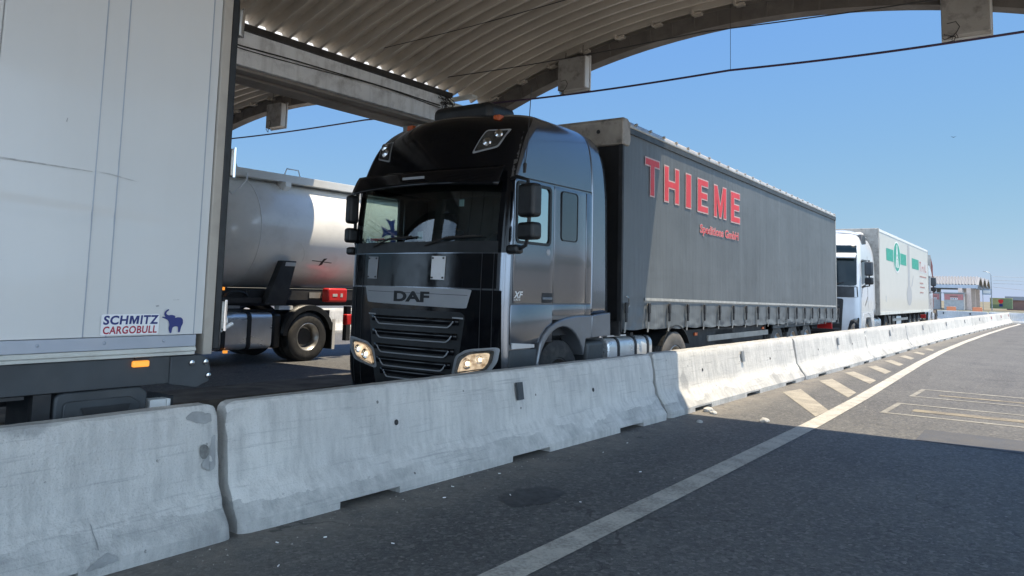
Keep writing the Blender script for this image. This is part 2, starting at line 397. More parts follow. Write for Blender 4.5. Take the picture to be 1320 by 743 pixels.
M['interior'] = mat('cab_interior', (.03,.03,.032), .8)
M['interior_grey'] = mat('cab_trim', (.08,.075,.07), .8)
M['blind'] = mat('window_blind', (.30,.42,.44), .8, var=.05)
M['windscreen'] = glass_mat('windscreen_glass', (.80,.90,.86), .05, .8)
M['side_glass'] = glass_mat('side_glass', (.6,.75,.72), .62, .97, (.88,1.0,.98))
M['dark_glass'] = mat('dark_glass', (.055,.065,.075), .04, .75, 1., var=.02)
M['volvo_glass'] = mat('dark_windscreen', (.010,.020,.026), .10, 0, 0, spec=.22, var=.05, coat_r=.02)
M['lens'] = glass_mat('clear_lens', (.95,.95,.95), .08, .8)
def headlamp():
    t = NT('lit_headlamp'); v = t.coord((1,1,1), False)
    n1 = t.noise(v, 16, 3, .5); st = t.noise(t.coord((2,1,14), False), 4, 2)
    f = t.math('MULTIPLY_ADD', n1, .75, t.math('MULTIPLY', st, .3))
    c = t.ramp(f, .36, .62, (.30,.17,.07,1), (1.,.80,.55,1)); t.principled((.6,.55,.5), .1, .8, emit=c, es=.42); return t.m
M['headlamp'] = headlamp()
M['reflector_box'] = mat('lamp_reflector', (.62,.58,.52), .12, .85, var=.35, vscale=9)
M['lamp_glow'] = emit_mat('lamp_glow', (1.,.86,.62), 1.6)
M['lamp_dark'] = mat('lamp_inner', (.09,.09,.085), .15, .5, var=.5, vscale=14)
M['sand'] = mat('grit', (.32,.30,.28), .9, var=.3, vscale=9)
M['far_wall'] = mat('far_wall', (.36,.35,.33), .8, var=.15)
M['far_brown'] = mat('far_brown_wall', (.2,.12,.10), .8, var=.1)
M['far_grey'] = mat('far_grey_roof', (.25,.26,.28), .7, var=.1)
M['far_green'] = mat('far_green_wall', (.16,.22,.12), .6, var=.1)
M['far_yellow'] = mat('far_yellow_wall', (.36,.36,.17), .6, var=.1)
M['pink'] = mat('pink_column', (.62,.48,.40), .7, var=.1)
M['far_sheet'] = mat('far_roof_sheet', (.24,.24,.245), .5, var=.05)
M['pole'] = mat('grey_pole', (.3,.31,.32), .5, .4)
M['fabric'] = mat('seat_fabric', (.03,.03,.035), .9)

# ------------------------------------------------------------------ setting
def sheet(name, pts, z, m, kind='structure'):
    o = MB().add([(x,y,z) for x, y in pts], [tuple(range(len(pts)))]).build(name, m); return tag(o, kind=kind)
sheet('ground', [(-3000,-600),(3000,-600),(3000,5000),(-3000,5000)], -.03, M['far_field'])
sheet('road', [(-60,-40),(40,-40),(40,112),(-60,112)], 0, M['asphalt'])
sheet('bounce_apron', [(2.2,-40),(60,-40),(60,9),(2.2,9)], .004, M['bounce_apron'])  # unseen pale apron, added to bounce sunlight into the shade
sheet('verge', [(-70,125),(60,125),(60,150),(-70,150)], -.02, M['grass'])
sheet('cross_road', [(-90,150),(70,150),(70,162),(-90,162)], -.018, M['asphalt'])
tag(MB().box(-60,40,112,112.35,-.05,.13).build('kerb', M['kerb']), kind='structure')
tag(MB().box(-60,40,112.35,125,-.05,.06).build('far_pavement', M['kerb']), kind='structure')
LX = [(-2.62,-6),(-2.63,2),(-2.66,5.8),(-2.72,10.2),(-2.83,13.5),(-2.99,17),(-3.22,22),(-3.42,28),(-3.52,35),(-3.54,45),(-3.46,58),(-3.3,66),(-3.35,69.2),(-3.9,70.2)]
def strip(name, path, w, z, m):
    P = [Vector((x,y,0)) for x, y in path]; vs = []
    for i, p in enumerate(P):
        d = (P[min(i+1,len(P)-1)]-P[max(i-1,0)]).normalized(); nrm = Vector((d.y,-d.x,0))
        vs += [p-nrm*w/2+Vector((0,0,z)), p+nrm*w/2+Vector((0,0,z))]
    fs = [(2*i,2*i+1,2*i+3,2*i+2) for i in range(len(P)-1)]
    return tag(MB().add(vs, fs).build(name, m), kind='structure')
dense = []
for i in range(len(LX)-1):
    for k in range(4):
        t = k/4; dense.append((lerp(LX[i][0],LX[i+1][0],t), lerp(LX[i][1],LX[i+1][1],t)))
dense.append(LX[-1])
strip('edge_line', dense, .21, .006, M['edge_paint'])
H = [[(-4.0,13.27),(-3.9,13.96),(-2.87,11.65),(-2.87,10.95)], [(-4.02,15.62),(-3.92,16.2),(-3.05,14.2),(-3.0,13.4)],
     [(-4.03,17.72),(-3.95,18.2),(-3.2,16.62),(-3.16,15.85)], [(-4.0,19.8),(-3.9,20.25),(-3.33,18.92),(-3.32,18.2)],
     [(-4.04,22.02),(-3.95,22.5),(-3.47,21.31),(-3.45,20.6)], [(-4.04,24.1),(-3.97,24.65),(-3.6,23.8),(-3.58,23.1)],
     [(-4.04,26.3),(-3.97,26.8),(-3.64,26.0),(-3.62,25.4)], [(-4.04,28.5),(-3.98,29.0),(-3.7,28.3),(-3.68,27.7)]]
for h in H: sheet('hatch_mark', h, .005, M['hatch_paint'])
def fline(x0,x1,y0,y1,m='faded_paint'): sheet('faded_marking', [(x0,y0),(x1,y0),(x1,y1),(x0,y1)], .004, M[m])
for (y0, y1) in ((14.40,14.50),(15.62,15.74),(12.02,12.12),(13.26,13.36)): fline(-2.28, 3.2, y0, y1)
fline(-2.28,-2.2,14.5,15.62); fline(-2.28,-2.2,12.12,13.26)
fline(-1.95,3.0,12.5,12.78,'faded_yellow'); fline(-1.9,3.0,14.85,15.0,'faded_yellow')
sheet('road_patch', [(-1.53,10.02),(2.6,9.8),(2.6,10.75),(-1.55,10.93)], .0045, M['patch'])
sheet('oil_stain', [(-3.47+.2*math.cos(t*PI/10)*(1+.15*math.sin(3*t)), 5.1+.32*math.sin(t*PI/10)*(1+.12*math.cos(2*t))) for t in range(20)], .003,
      mat('oil', (.022,.022,.024), .5, var=.4, vscale=6))
tag(MB().grid(lambda u, v: (lerp(16,34,v), lerp(22,150,u), (1.5+.9*noise.noise(Vector((u*14,v*2,0)))+.5*noise.noise(Vector((u*45,v*5,3))))*math.sin(PI*v)-.02), 90, 10).build('reflection_bank', M['bank_dark'], smooth=True), kind='structure')  # unseen dark bank, added for the dark reflection low on the cab side
# island of bare soil under the beam
tag(MB().box(-9.7,-8.7,-12,11.0,-.02,.14).build('island', M['dirt'], bevel=.03), kind='structure')
tag(MB().box(.75,2.0,-12,11.0,-.02,.14).build('island', M['kerb'], bevel=.03), kind='structure')
sheet('soil_strip', [(-10.9,-3),(-9.72,-3),(-9.72,11.5),(-10.6,11.5)], .004, M['dirt'])
sheet('soil_strip', [(-5.3,-3),(-4.55,-3),(-4.55,40),(-5.1,40)], .004, M['dirt'])

# grit along the barrier foot and on the road (countless) ----------------------------------------------------
mb = MB()
for i in range(420):
    y = random.uniform(1.2, 26); x = -4.27+abs(random.gauss(0, .16)) if random.random() < .8 else random.uniform(-4.2, -.5)
    s = random.uniform(.003, .009) * (1.6 if random.random() < .06 else 1)
    a = random.uniform(0, PI); dx, dy = math.cos(a)*s, math.sin(a)*s; k = random.uniform(.4, 1.); hgt = s*random.uniform(.5, 1.)
    mb.add([(x-dx,y-dy,0),(x+dy*k,y-dx*k,0),(x+dx,y+dy,0),(x-dy*k,y+dx*k,0),(x+dx*.1,y+dy*.1,hgt)], [(0,1,4),(1,2,4),(2,3,4),(3,0,4)])
g = mb.build('gravel', M['sand']); tag(g, 'pale grit and chips scattered along the foot of the barrier', 'gravel', kind='stuff')
def stone(x, y, s, lab):
    bm = bmesh.new(); bmesh.ops.create_icosphere(bm, subdivisions=2, radius=s)
    for v in bm.verts:
        v.co *= 1+.35*noise.noise(v.co*(2.2/s)+Vector((x*9,y*3,0))); v.co.z = max(v.co.z*.65, -s*.25)
    me = bpy.data.meshes.new('stone'); bm.to_mesh(me); bm.free(); me.materials.append(M['kerb'])
    o = bpy.data.objects.new('stone', me); col.objects.link(o); o.location = (x,y,s*.2); tag(o, lab, 'stone', 'broken stones by the barrier')
stone(-3.25,10.01,.06,'lone grey stone on the shaded asphalt just inside the shadow edge')
stone(-4.1,10.28,.075,'broken stone against the foot of the third barrier block')
stone(-3.98,10.15,.05,'small flat stone beside the shadow edge at the third barrier block')
stone(-3.85,9.35,.04,'small stone on the road at the dark joint of the second and third blocks')
butts = [(-3.9,3.4),(-3.95,4.6),(-3.5,3.6),(-4.1,5.5),(-3.6,5.0),(-3.1,5.2),(-3.85,6.9),(-4.05,3.15),(-3.7,2.9),(-3.2,6.4),(-3.9,7.5),(-4.12,4.9)]
mb = MB()
for x, y in butts:
    a = random.uniform(0, PI); l = random.uniform(.014,.026); mb.cyl((x,y,.005),(x+math.cos(a)*l,y+math.sin(a)*l,.005),.0035,n=6)
tag(mb.build('litter', M['white']), 'tiny white cigarette butts littering the asphalt by the barrier', 'litter', kind='stuff')

# ------------------------------------------------------------------ concrete barrier
PROF = [(-.32,.075),(-.155,.31),(-.085,.76),(-.055,.805),(.055,.805),(.085,.76),(.155,.31),(.32,.075)]
def barrier_mesh(L, notches, seed):
    ys = [0,.02,.06]; 
    for a, b in notches: ys += [a-.001, a, b, b+.001]
    k = .25
    while k < L-.1:
        if all(abs(k-y) > .05 for y in ys): ys.append(k)
        k += .18
    ys += [L-.06, L-.02, L]; ys = sorted(ys)
    prof = []
    for (x0,z0),(x1,z1) in zip(PROF, PROF[1:]):
        n = 6 if abs(z1-z0) > .2 else 2
        for i in range(n): prof.append((lerp(x0,x1,i/n), lerp(z0,z1,i/n)))
    prof.append(PROF[-1])
    vs = []; fs = []; rows = []
    for y in ys:
        nb = any(a-.0005 <= y <= b+.0005 for a, b in notches)
        base = .05 if nb else 0
        sc = 1 - (.10 if y in (0, L) else (.04 if y < .03 or y > L-.03 else 0))
        pr = [(-.32,base)] + prof + [(.32,base)]
        row = []
        for x, z in pr:
            n = noise.noise(Vector((x*4+seed*9, y*1.8, z*4)))*.004 + noise.noise(Vector((x*15+seed*3, y*14, z*15)))*.002
            chip = 0
            if y < .07 or y > L-.07: chip = max(0, noise.noise(Vector((seed*5+x*5, y*8, z*9))))*.045
            if z > .74: chip += max(0, noise.noise(Vector((seed*7+x*2, y*3.1, 2)))-.28)*.07
            xx = x*sc; xx += (n-chip)*(1 if x > 0 else -1); zz = z*(1-(1-sc)*.4) + (n if z > .7 else 0)
            if z <= base+1e-6: zz = base
            row.append(len(vs)); vs.append((xx, y, zz))
        rows.append(row)
    for r0, r1 in zip(rows, rows[1:]):
        for i in range(len(r0)-1): fs.append((r0[i], r0[i+1], r1[i+1], r1[i]))
        fs.append((r0[-1], r0[0], r1[0], r1[-1]))
    fs += [tuple(rows[0]), tuple(rows[-1])]
    mb = MB(); mb.v = vs; mb.f = fs; return mb
BL = 6.175; PITCH = 6.255; Y0 = 3.1
NOT = [(.80,1.40),(2.87,3.49),(4.92,5.50)]
NOT0 = [(1.0,1.6),(4.98,5.24)]
bm_first = barrier_mesh(BL, NOT0, 5).mesh('barrier_block', M['concrete'], True, 30)
bm_var = [barrier_mesh(BL, NOT, s).mesh('barrier_block', M['concrete'], True, 30) for s in (1,2,3)]
rb = MB().box(0,.025,-.045,.045,-.085,.085)
refl_me = rb.mesh('reflector', M['dark_grey'])
refl_grey = rb.mesh('reflector', M['pole']); refl_red = rb.mesh('reflector', M['logo_red'])
hole_me = MB().lathe([(.001,.024),(.003,.020),(-.0,.014),(-.002,.001)], n=9).mesh('anchor_hole', M['chassis'])
def bx(y):  # barrier centre line
    return interp([(-4,-4.62),(3,-4.64),(9.4,-4.56),(22,-4.54),(37,-4.6),(52,-4.4),(67,-4.15)], y)
labs = ['nearest grey concrete barrier block with a broken foot, at the left edge of the road',
        'long grey concrete barrier block in front of the black truck, fully in shade',
        'concrete barrier block where the canopy shadow ends, half in shade and half sunlit',
        'sunlit concrete barrier block beside the two nearest painted hatch marks',
        'sunlit concrete barrier block beside the rear axles of the grey curtain trailer',
        'sunlit concrete barrier block in front of the white truck cab',
        'sunlit concrete barrier block in front of the white refrigerated trailer, past the last hatch marks',
        'concrete barrier block below the rear half of the white refrigerated trailer',
        'fourth concrete barrier block from the far end of the sunlit row',
        'third concrete barrier block from the far end of the sunlit row',
        'second to last concrete barrier block of the sunlit row',
        'last concrete barrier block of the row, its end face beside the curving white line']
jit = [.012,-.004,.004,0,.003,-.003,0,.002,0,0,0,0]
for i in range(12):
    ya = Y0+(i-1)*PITCH; yb = ya+BL
    xa, xb = bx(ya), bx(yb)
    o = bpy.data.objects.new('concrete_barrier', bm_var[i % 3] if i else bm_first); col.objects.link(o)
    o.location = (xa, ya, 0); o.rotation_euler = (0,0,-math.atan2(xb-xa, BL)+jit[i]*.4)
    if i == 0: o.location.x += .04
    tag(o, labs[i], 'barrier', 'concrete barrier blocks in a row along the lane')
    for ry in (3.2,) if i else (1.2,):
        r = link('reflector', (refl_me if i in (0,1) else refl_red if i > 8 else refl_grey), o, (.125, ry, .6)); r.rotation_euler = (0,R(-8.5),0)
    if i == 0:
        def onb(y, z, off=.006):
            x = .32 if z <= .075 else (lerp(.32,.155,(z-.075)/.235) if z <= .31 else lerp(.155,.085,(z-.31)/.45))
            return (x+off-.006*(y > 6.1), y, z)
        def cement(name, pts, m, off=.006):
            cx_ = sum(p[0] for p in pts)/len(pts); cz_ = sum(p[1] for p in pts)/len(pts); pp = rounded(pts, .35, 3)
            pp = [(a+.010*noise.noise(Vector((a*30,b*30,1))), b+.010*noise.noise(Vector((a*30,b*30,7)))) for a, b in pp]
            vs_ = [onb(cx_,cz_,off)]+[onb(a,b,off) for a, b in pp]; k = len(pp)
            MB().add(vs_, [(0,1+q,1+(q+1) % k) for q in range(k)]).build(name, m, o)
        cement('repair_patch', [(5.94,.74),(5.99,.779),(6.06,.765),(6.12,.755),(6.135,.70),(6.06,.69),(5.99,.715)], M['cement'])
        cement('repair_patch', [(6.09,.50),(6.13,.62),(6.15,.60),(6.145,.40),(6.06,.41),(6.04,.46)], M['cement'])
        cement('stain', [(6.035,.565),(6.08,.57),(6.105,.52),(6.08,.47),(6.03,.49)], M['soot'], .009)
        cement('spall', [(5.26,.05),(5.33,.09),(5.40,.112),(5.45,.085),(5.45,.052),(5.36,.052)], M['cement'], .008)
        cement('drip_stain', [(5.338,.26),(5.345,.26),(5.357,.13),(5.352,.125)], M['cement'], .007)
    for hy, hz in ((1.52,.50),(4.62,.49)) if i < 4 else ():
        h = link('anchor_hole', hole_me, o, (.155-.07*(hz-.31)/.45+.004, hy, hz)); h.rotation_euler = (R(random.uniform(0,90)),R(-8.5),0)
# other row of barriers far away, turned across
for k, (x, y, rz, lab) in enumerate(((-11.6,71.4,R(-98),'bluish shaded barrier block standing crosswise behind the end of the sunlit row'),
                                   (-5.4,70.5,R(-96),'rightmost bluish shaded barrier block crosswise behind the end of the sunlit row'))):
    o = bpy.data.objects.new('concrete_barrier', bm_var[k]); col.objects.link(o); o.location = (x,y,0); o.rotation_euler = (0,0,rz)
    tag(o, lab, 'barrier', 'shaded barrier blocks at the far end')
    for ry in (1.2,3.1,5.): link('reflector', refl_me, o, (.125, ry, .6))
for k in range(4):
    o = bpy.data.objects.new('concrete_barrier', bm_var[k % 3]); col.objects.link(o); o.location = (-20.3, 7+k*PITCH, 0)
    tag(o, 'concrete barrier block far left, seen low between the tanker and the black truck', 'barrier', 'barrier blocks beyond the tanker lane')

# ------------------------------------------------------------------ canopy
canopy = empty('vaulted_canopy', (-3.9,0,0), 0, 'corrugated barrel vaulted canopy with weathered beams over the truck lanes', 'canopy')
# local x = X + 3.9
YE, YS = 11.3, -4.0; RB = 12.5; ZC = 5.71-RB; HALF = 4.9; VP = 10.6
def arc_z(dx, r): return ZC+math.sqrt(r*r-dx*dx)
PC = .275; RS = RB+.29
ysamp = []
k = 0
while True:
    y = YE-.02-k*PC
    if y < YS: break
    for fr, hh in ((0,-.065),(.18,-.065),(.245,.06),(.935,.06)): ysamp.append((y-fr*PC, hh))
    k += 1
na = 44; a_max = math.asin((HALF+.06)/RS)
def sheet_fn(u, v):
    y, h = ysamp[round(u*(len(ysamp)-1))]; a = lerp(-a_max, a_max, v)
    return (math.sin(a)*(RS+h), y, ZC+.05+math.cos(a)*(RS+h))
sh_me = MB().grid(sheet_fn, len(ysamp)-1, na).mesh('roof_sheet', M['sheet'], True, 25)
a_r = math.asin((HALF+.0)/RB)
def rib_mesh():
    mb = MB(); n = 36; vs = []
    for i in range(n+1):
        a = lerp(-a_r, a_r, i/n)
        for r, y in ((RB,0),(RB,.24),(RB+.24,.24),(RB+.24,0)): vs.append((math.sin(a)*r, y, ZC+math.cos(a)*r))
    fs = []
    for i in range(n):
        for k in range(4): fs.append((4*i+k, 4*i+(k+1) % 4, 4*i+4+(k+1) % 4, 4*i+4+k))
    fs += [(0,1,2,3), (4*n,4*n+1,4*n+2,4*n+3)]
    return mb.add(vs, fs).mesh('edge_rib', M['rib'], True, 30)
rib_me = rib_mesh()
plate_me = MB().box(-.012,.012,-.008,0,-.11,.11).mesh('joint_plate', M['rib'])
br_me = MB().box(-.07,.07,-.10,.0,-.02,.02).box(-.07,-.04,-.16,.0,-.02,.05).mesh('bracket', M['sheet'])
for vi in (-1,0):
    ox = vi*VP
    link('roof_sheet', sh_me, canopy, (ox,0,0))
    for yy in (YE-.24, YS):
        rb_ = link('edge_rib', rib_me, canopy, (ox,yy,0))
        if yy > 0:
            for q in range(-7,8):
                a = a_r*q/7.6
                b = link('bracket', br_me, rb_, (math.sin(a)*(RB+.235), -.005, ZC+math.cos(a)*(RB+.235))); b.rotation_euler = (0,a,0)
            for q in range(-13,14):
                a = a_r*q/13.5
                b = link('joint_plate', plate_me, rb_, (math.sin(a)*(RB+.12), -.002, ZC+math.cos(a)*(RB+.12))); b.rotation_euler = (0,a,0)
for bi in (-2,-1,0):
    xr = (bi+1)*VP-HALF-.0           # right-hand face of the beam (local)
    xl = xr-.8
    y0, y1 = YS, 10.1
    mb = MB(); mb.box(xl,xr,y0,y1,4.46,4.715); mb.box(xl+.025,xr-.025,y0,y1,4.715,4.96)
    mb.box(xl+.3,xr-.3,y0,y1,4.965,5.24)
    b = mb.build('gutter_beam', M['beam'], canopy, bevel=.012)
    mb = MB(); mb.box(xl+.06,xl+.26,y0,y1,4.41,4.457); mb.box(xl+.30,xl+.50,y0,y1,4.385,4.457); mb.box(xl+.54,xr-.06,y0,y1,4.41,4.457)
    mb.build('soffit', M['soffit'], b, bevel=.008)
    MB().box(xr-.03,xr+.045,y0,y1,4.935,5.02).build('flashing', M['flash'], b); MB().box(xl-.045,xl+.03,y0,y1,4.935,5.02).build('flashing', M['flash'], b)
    path = []; yy = y0
    while yy < y1:
        path.append((xr+.022, yy, 4.735+.018*noise.noise(Vector((yy*.8,bi,0)))+.02*math.sin(yy*.9))); yy += .3
    MB().tube(path, .011, 6).build('cable_run', M['cable_black'], b)
    MB().tube([(x+.012, y, z-.03+.02*math.sin(y*1.7)) for x, y, z in path], .007, 5).build('cable_run', M['cable_black'], b)
    for yc in (9.72, 2.0, -3.5):
        MB().box(xl+.22,xr-.22,yc-.2,yc+.2,-.02,4.40).build('column', M['column'], canopy, bevel=.02)
# end-of-beam loose wiring bundle
mb = MB()
for k in range(9):
    z = 4.95; y = 9.85+random.uniform(-.1,.12); x = -HALF+.03
    p = [(x, y, z)]
    for q in range(5): p.append((x+random.uniform(.01,.07), y+random.uniform(-.14,.2), z-.07*(q+1)+random.uniform(-.05,.05)))
    mb.tube(p, .008, 5)
mb.build('wiring', M['cable_black'], canopy)
MB().box(-HALF-.2,-HALF+.45,10.15,10.3,4.92,4.97).box(-HALF-.75,-HALF-.05,10.14,10.6,4.62,4.9).build('gutter_end', M['box_strip'], canopy, bevel=.01)

def lane_sign(x, z, lab, w=.52, h=.56):
    t = empty('lane_signal_box', (x,10.9,z), 0, lab, 'signal box', 'signal boxes hanging in the canopy arches')
    MB().box(-w/2,w/2,-.09,.07,-h/2,h/2).build('housing', M['sign_face'], t, bevel=.008)
    mb = MB(); e = .022
    mb.box(-w/2-e,w/2+e,.075,.10,-h/2-e,-h/2+.02).box(-w/2-e,w/2+e,.075,.10,h/2-.02,h/2+e).box(-w/2-e,-w/2+.02,.075,.10,-h/2+.02,h/2-.02).box(w/2-.02,w/2+e,.075,.10,-h/2+.02,h/2-.02)
    mb.box(w/2+.003,w/2+.012,-.07,.06,-h/2+.02,h/2-.02)
    mb.build('rim', M['sign_edge'], t)
    for sx in (-.17,.17):
        dx = ((x+3.9+VP*1.5) % VP)-VP/2
        top = arc_z(dx+sx, RS)-z
        MB().tube([(sx,0,h/2),(sx+.01,0,top+.03)], .007, 5).build('hanger', M['rib'], t)
    mb = MB()
    for k in range(5):
        a = -.17+random.uniform(-.06,.08); p = [(a,-.06,-h/2+.06)]
        for q in range(5): p.append((a+random.uniform(-.07,.07), -.08+random.uniform(-.03,.03), -h/2+.02-.03*q*random.uniform(.3,1)))
        mb.tube(p, .005, 5)
    mb.build('loose_wire', M['cable_black'], t)
    pts = [(-w/2+.06,-.094,-h/2+.16),(-w/2+.16,-.096,-h/2+.17),(-w/2+.2,-.096,-h/2+.1),(-w/2+.17,-.096,-h/2+.04),(-w/2+.12,-.1,-h/2-.02)]
    MB().tube(pts, .005, 5).build('loose_wire', M['cable_black'], t)
lane_sign(-6.75, 5.27, 'rusty grey signal box hanging above the black truck trailer')
lane_sign(-.975, 5.20, 'largest grey signal box cut by the top edge of the photo at the right')
lane_sign(-14.83, 5.46, 'small grey signal box seen under the left vault beside the white trailer')
def cable(name, pts, r, m, lab, grp='cables strung under the canopy'):
    P = []
    for (a, b) in zip(pts, pts[1:]):
        n = 14
        for i in range(n):
            t = i/n; p = Vector(a).lerp(Vector(b), t); p.z -= .05*math.sin(PI*t)*((Vector(b)-Vector(a)).length/6); P.append(p)
    P.append(Vector(pts[-1]))
    return tag(MB().tube(P, r, 6).build(name, m), lab, 'cable', grp)
cable('overhead_cable', [(11,11,4.9),(-.4,11,4.89),(-4.07,11,4.96),(-8.75,11,5.02),(-11.96,11,5.07),(-19.5,11,5.25)], .016, M['cable_purple'], 'thick purple cable strung across the open sky under the arch')
cable('overhead_cable', [(1.,9.6,4.97),(-3.94,9.6,5.12),(-8.78,9.6,5.16)], .008, M['cable_black'], 'black cable crossing just under the roof sheets above the signal box')
cable('overhead_cable', [(1.,8.,5.0),(-4.4,8.,5.32),(-8.78,8.,5.2)], .006, M['cable_black'], 'thin black cable crossing the dark upper roof sheets')
tag(MB().tube([(-4.05,11,4.96),(-4.05,11,5.98)], .004, 5).build('hanger_wire', M['cable_black']), 'thin vertical wire holding the purple cable in the sky', 'wire')

# ------------------------------------------------------------------ wheels
def tyre_mesh(r, w, m):
    ri = r*.56; h = w/2
    p = [(-h*.8,ri),(-h*.95,ri+.02),(-h,ri+.09),(-h*.98,r*.86),(-h*.86,r*.965),(-h*.78,r)]
    for g in (-.45,-.15,.15,.45): p += [(h*(g-.06),r),(h*(g-.05),r-.014),(h*(g+.05),r-.014),(h*(g+.06),r)]
    p += [(h*.78,r),(h*.86,r*.965),(h*.98,r*.86),(h,ri+.09),(h*.95,ri+.02),(h*.8,ri)]
    return MB().lathe(p, n=56).mesh('tyre', m, True, 40)
def rim_mesh(r, w, m, deep):
    ri = r*.56; h = w/2
    if deep: p = [(-h*.9,ri*.97),(-h*.1,ri*.80),(h*.05,ri*.84),(h*.75,ri*.93),(h*.9,ri*1.03),(h*.93,ri*1.0),(h*.78,ri*.9),(h*.1,ri*.80),(-h*.25,ri*.74),(-h*.28,ri*.45),(-h*.05,ri*.42),(h*.1,ri*.36),(h*.12,.001)]
    else: p = [(-h*.9,ri*.97),(h*.9,ri*1.03),(h*.93,ri*1.0),(h*.7,ri*.88),(h*.62,ri*.83),(h*.95,ri*.6),(h*.98,ri*.5),(h*.9,ri*.44),(h*1.08,ri*.38),(h*1.1,.001)]
    mb = MB().lathe(p, n=40)
    xx = -h*.27 if deep else h*.97
    for k in range(10):
        a = 2*PI*k/10; rr = ri*.58
        mb.cyl((xx,math.cos(a)*rr,math.sin(a)*rr),(xx+.035,math.cos(a)*rr,math.sin(a)*rr),.018,n=6)
    return mb.mesh('rim', m, True, 40)
hub_me = {}
TY = {'clean': tyre_mesh(.5,.31,M['rubber']), 'dusty': tyre_mesh(.5,.31,M['dusty_rubber'])}
RM = {'deep': rim_mesh(.5,.31,M['steel_rim'],True), 'out': rim_mesh(.5,.31,M['dark_rim'],False), 'outs': rim_mesh(.5,.31,M['steel_rim'],False)}
HB = MB().cyl((-.12,0,0),(.02,0,0),.17,n=20).mesh('hub', M['chassis'], True)
def wheel(parent, x, y, side=1, ty='clean', rm='out', s=1.):
    w = link('wheel', HB, parent, (x,y,.5*s), 0 if side > 0 else PI); w.scale = (1,s,s)
    link('tyre', TY[ty], w); link('rim', RM[rm], w); return w

# ------------------------------------------------------------------ cab loft
class Cab:
    def __init__(s, W, S, b, r, rear, sides, nfr=12):
        s.W, s.S, s.b, s.r, s.rear, s.sides, s.nfr = W, S, b, r, rear, sides, nfr
    def w(s, z): return smooth_tab(s.W, z)
    def st(s, z): return smooth_tab(s.S, z)
    def rr(s, z): return smooth_tab(s.r, z)
    def bb(s, z): return smooth_tab(s.b, z)
    def y(s, x, z):
        w, r = s.w(z), s.rr(z); ax = min(abs(x), w-1e-4)
        if ax <= w-r: return s.st(z)-s.bb(z)*(1-(ax/(w-r))**2)
        return s.st(z)+r-math.sqrt(max(0, r*r-(ax-(w-r))**2))
    def outline(s, z):
        w, st, r, b = s.w(z), s.st(z), s.rr(z), s.bb(z); pts = []
        y0 = st+r
        side = [lerp(y0, s.rear, t) for t in s.sides]       # sides: fractions from corner (0) to rear (1)
        right = [(w, y) for y in reversed(side)]
        na = 6
        arc = [(w-r+r*math.cos(R(90*k/na)), y0-r*math.sin(R(90*k/na))) for k in range(1, na)]
        fr = []
        for k in range(s.nfr+1):
            x = (w-r)*(1-2*k/s.nfr); fr.append((x, st-b*(1-(x/(w-r))**2)))
        arcl = [(-x, y) for x, y in reversed(arc)]; left = [(-x, y) for x, y in reversed(right)]
        return right+arc+fr+arcl+left, len(right), na-1
    def shell(s, zs, hole=None, keep=None):
        mb = MB(); rows = []
        for z in zs:
            pts, nr, nar = s.outline(z); rows.append([len(mb.v)+i for i in range(len(pts))]); mb.v += [(x,y,z) for x, y in pts]
        n = len(rows[0]); L = dict(nr=nr, nar=nar, n=n)
        for j in range(len(zs)-1):
            for i in range(n):
                if keep is None and hole and hole(i, j, L): continue
                if keep and not keep(i, j, L): continue
                i2 = (i+1) % n; mb.f.append((rows[j][i], rows[j][i2], rows[j+1][i2], rows[j+1][i]))
        if not keep: mb.f.append(tuple(rows[-1]))
        return mb
    def patch(s, c, off, nu=14, nv=6):
        """quad patch lying on the front; c = 4 (x,z) corners bl, br, tr, tl"""
        (a, b2, c2, d) = c
        def fn(u, v):
            x = lerp(lerp(a[0],b2[0],u), lerp(d[0],c2[0],u), v); z = lerp(lerp(a[1],b2[1],u), lerp(d[1],c2[1],u), v)
            return (x, s.y(x,z)-off, z)
        return MB().grid(fn, nu, nv)
    def polypatch(s, poly, off):
        dn = []
        for a, b in zip(poly, poly[1:]+poly[:1]):
            m = max(1, math.ceil(math.hypot(b[0]-a[0], b[1]-a[1])/.06))
            dn += [(lerp(a[0],b[0],i/m), lerp(a[1],b[1],i/m)) for i in range(m)]
        poly = dn
        cx = sum(p[0] for p in poly)/len(poly); cz = sum(p[1] for p in poly)/len(poly)
        mb = MB(); n = len(poly); K = 9; vs = []
        for k in range(1, K+1):
            for p in poly:
                x = lerp(cx,p[0],k/K); z = lerp(cz,p[1],k/K); vs.append((x, s.y(x,z)-off, z))
        vs.append((cx, s.y(cx,cz)-off, cz)); fs = []
        for i in range(n): fs.append((len(vs)-1, i, (i+1) % n))
        for k in range(K-1):
            for i in range(n): fs.append((k*n+i, (k+1)*n+i, (k+1)*n+(i+1) % n, k*n+(i+1) % n))
        return mb.add(vs, fs)

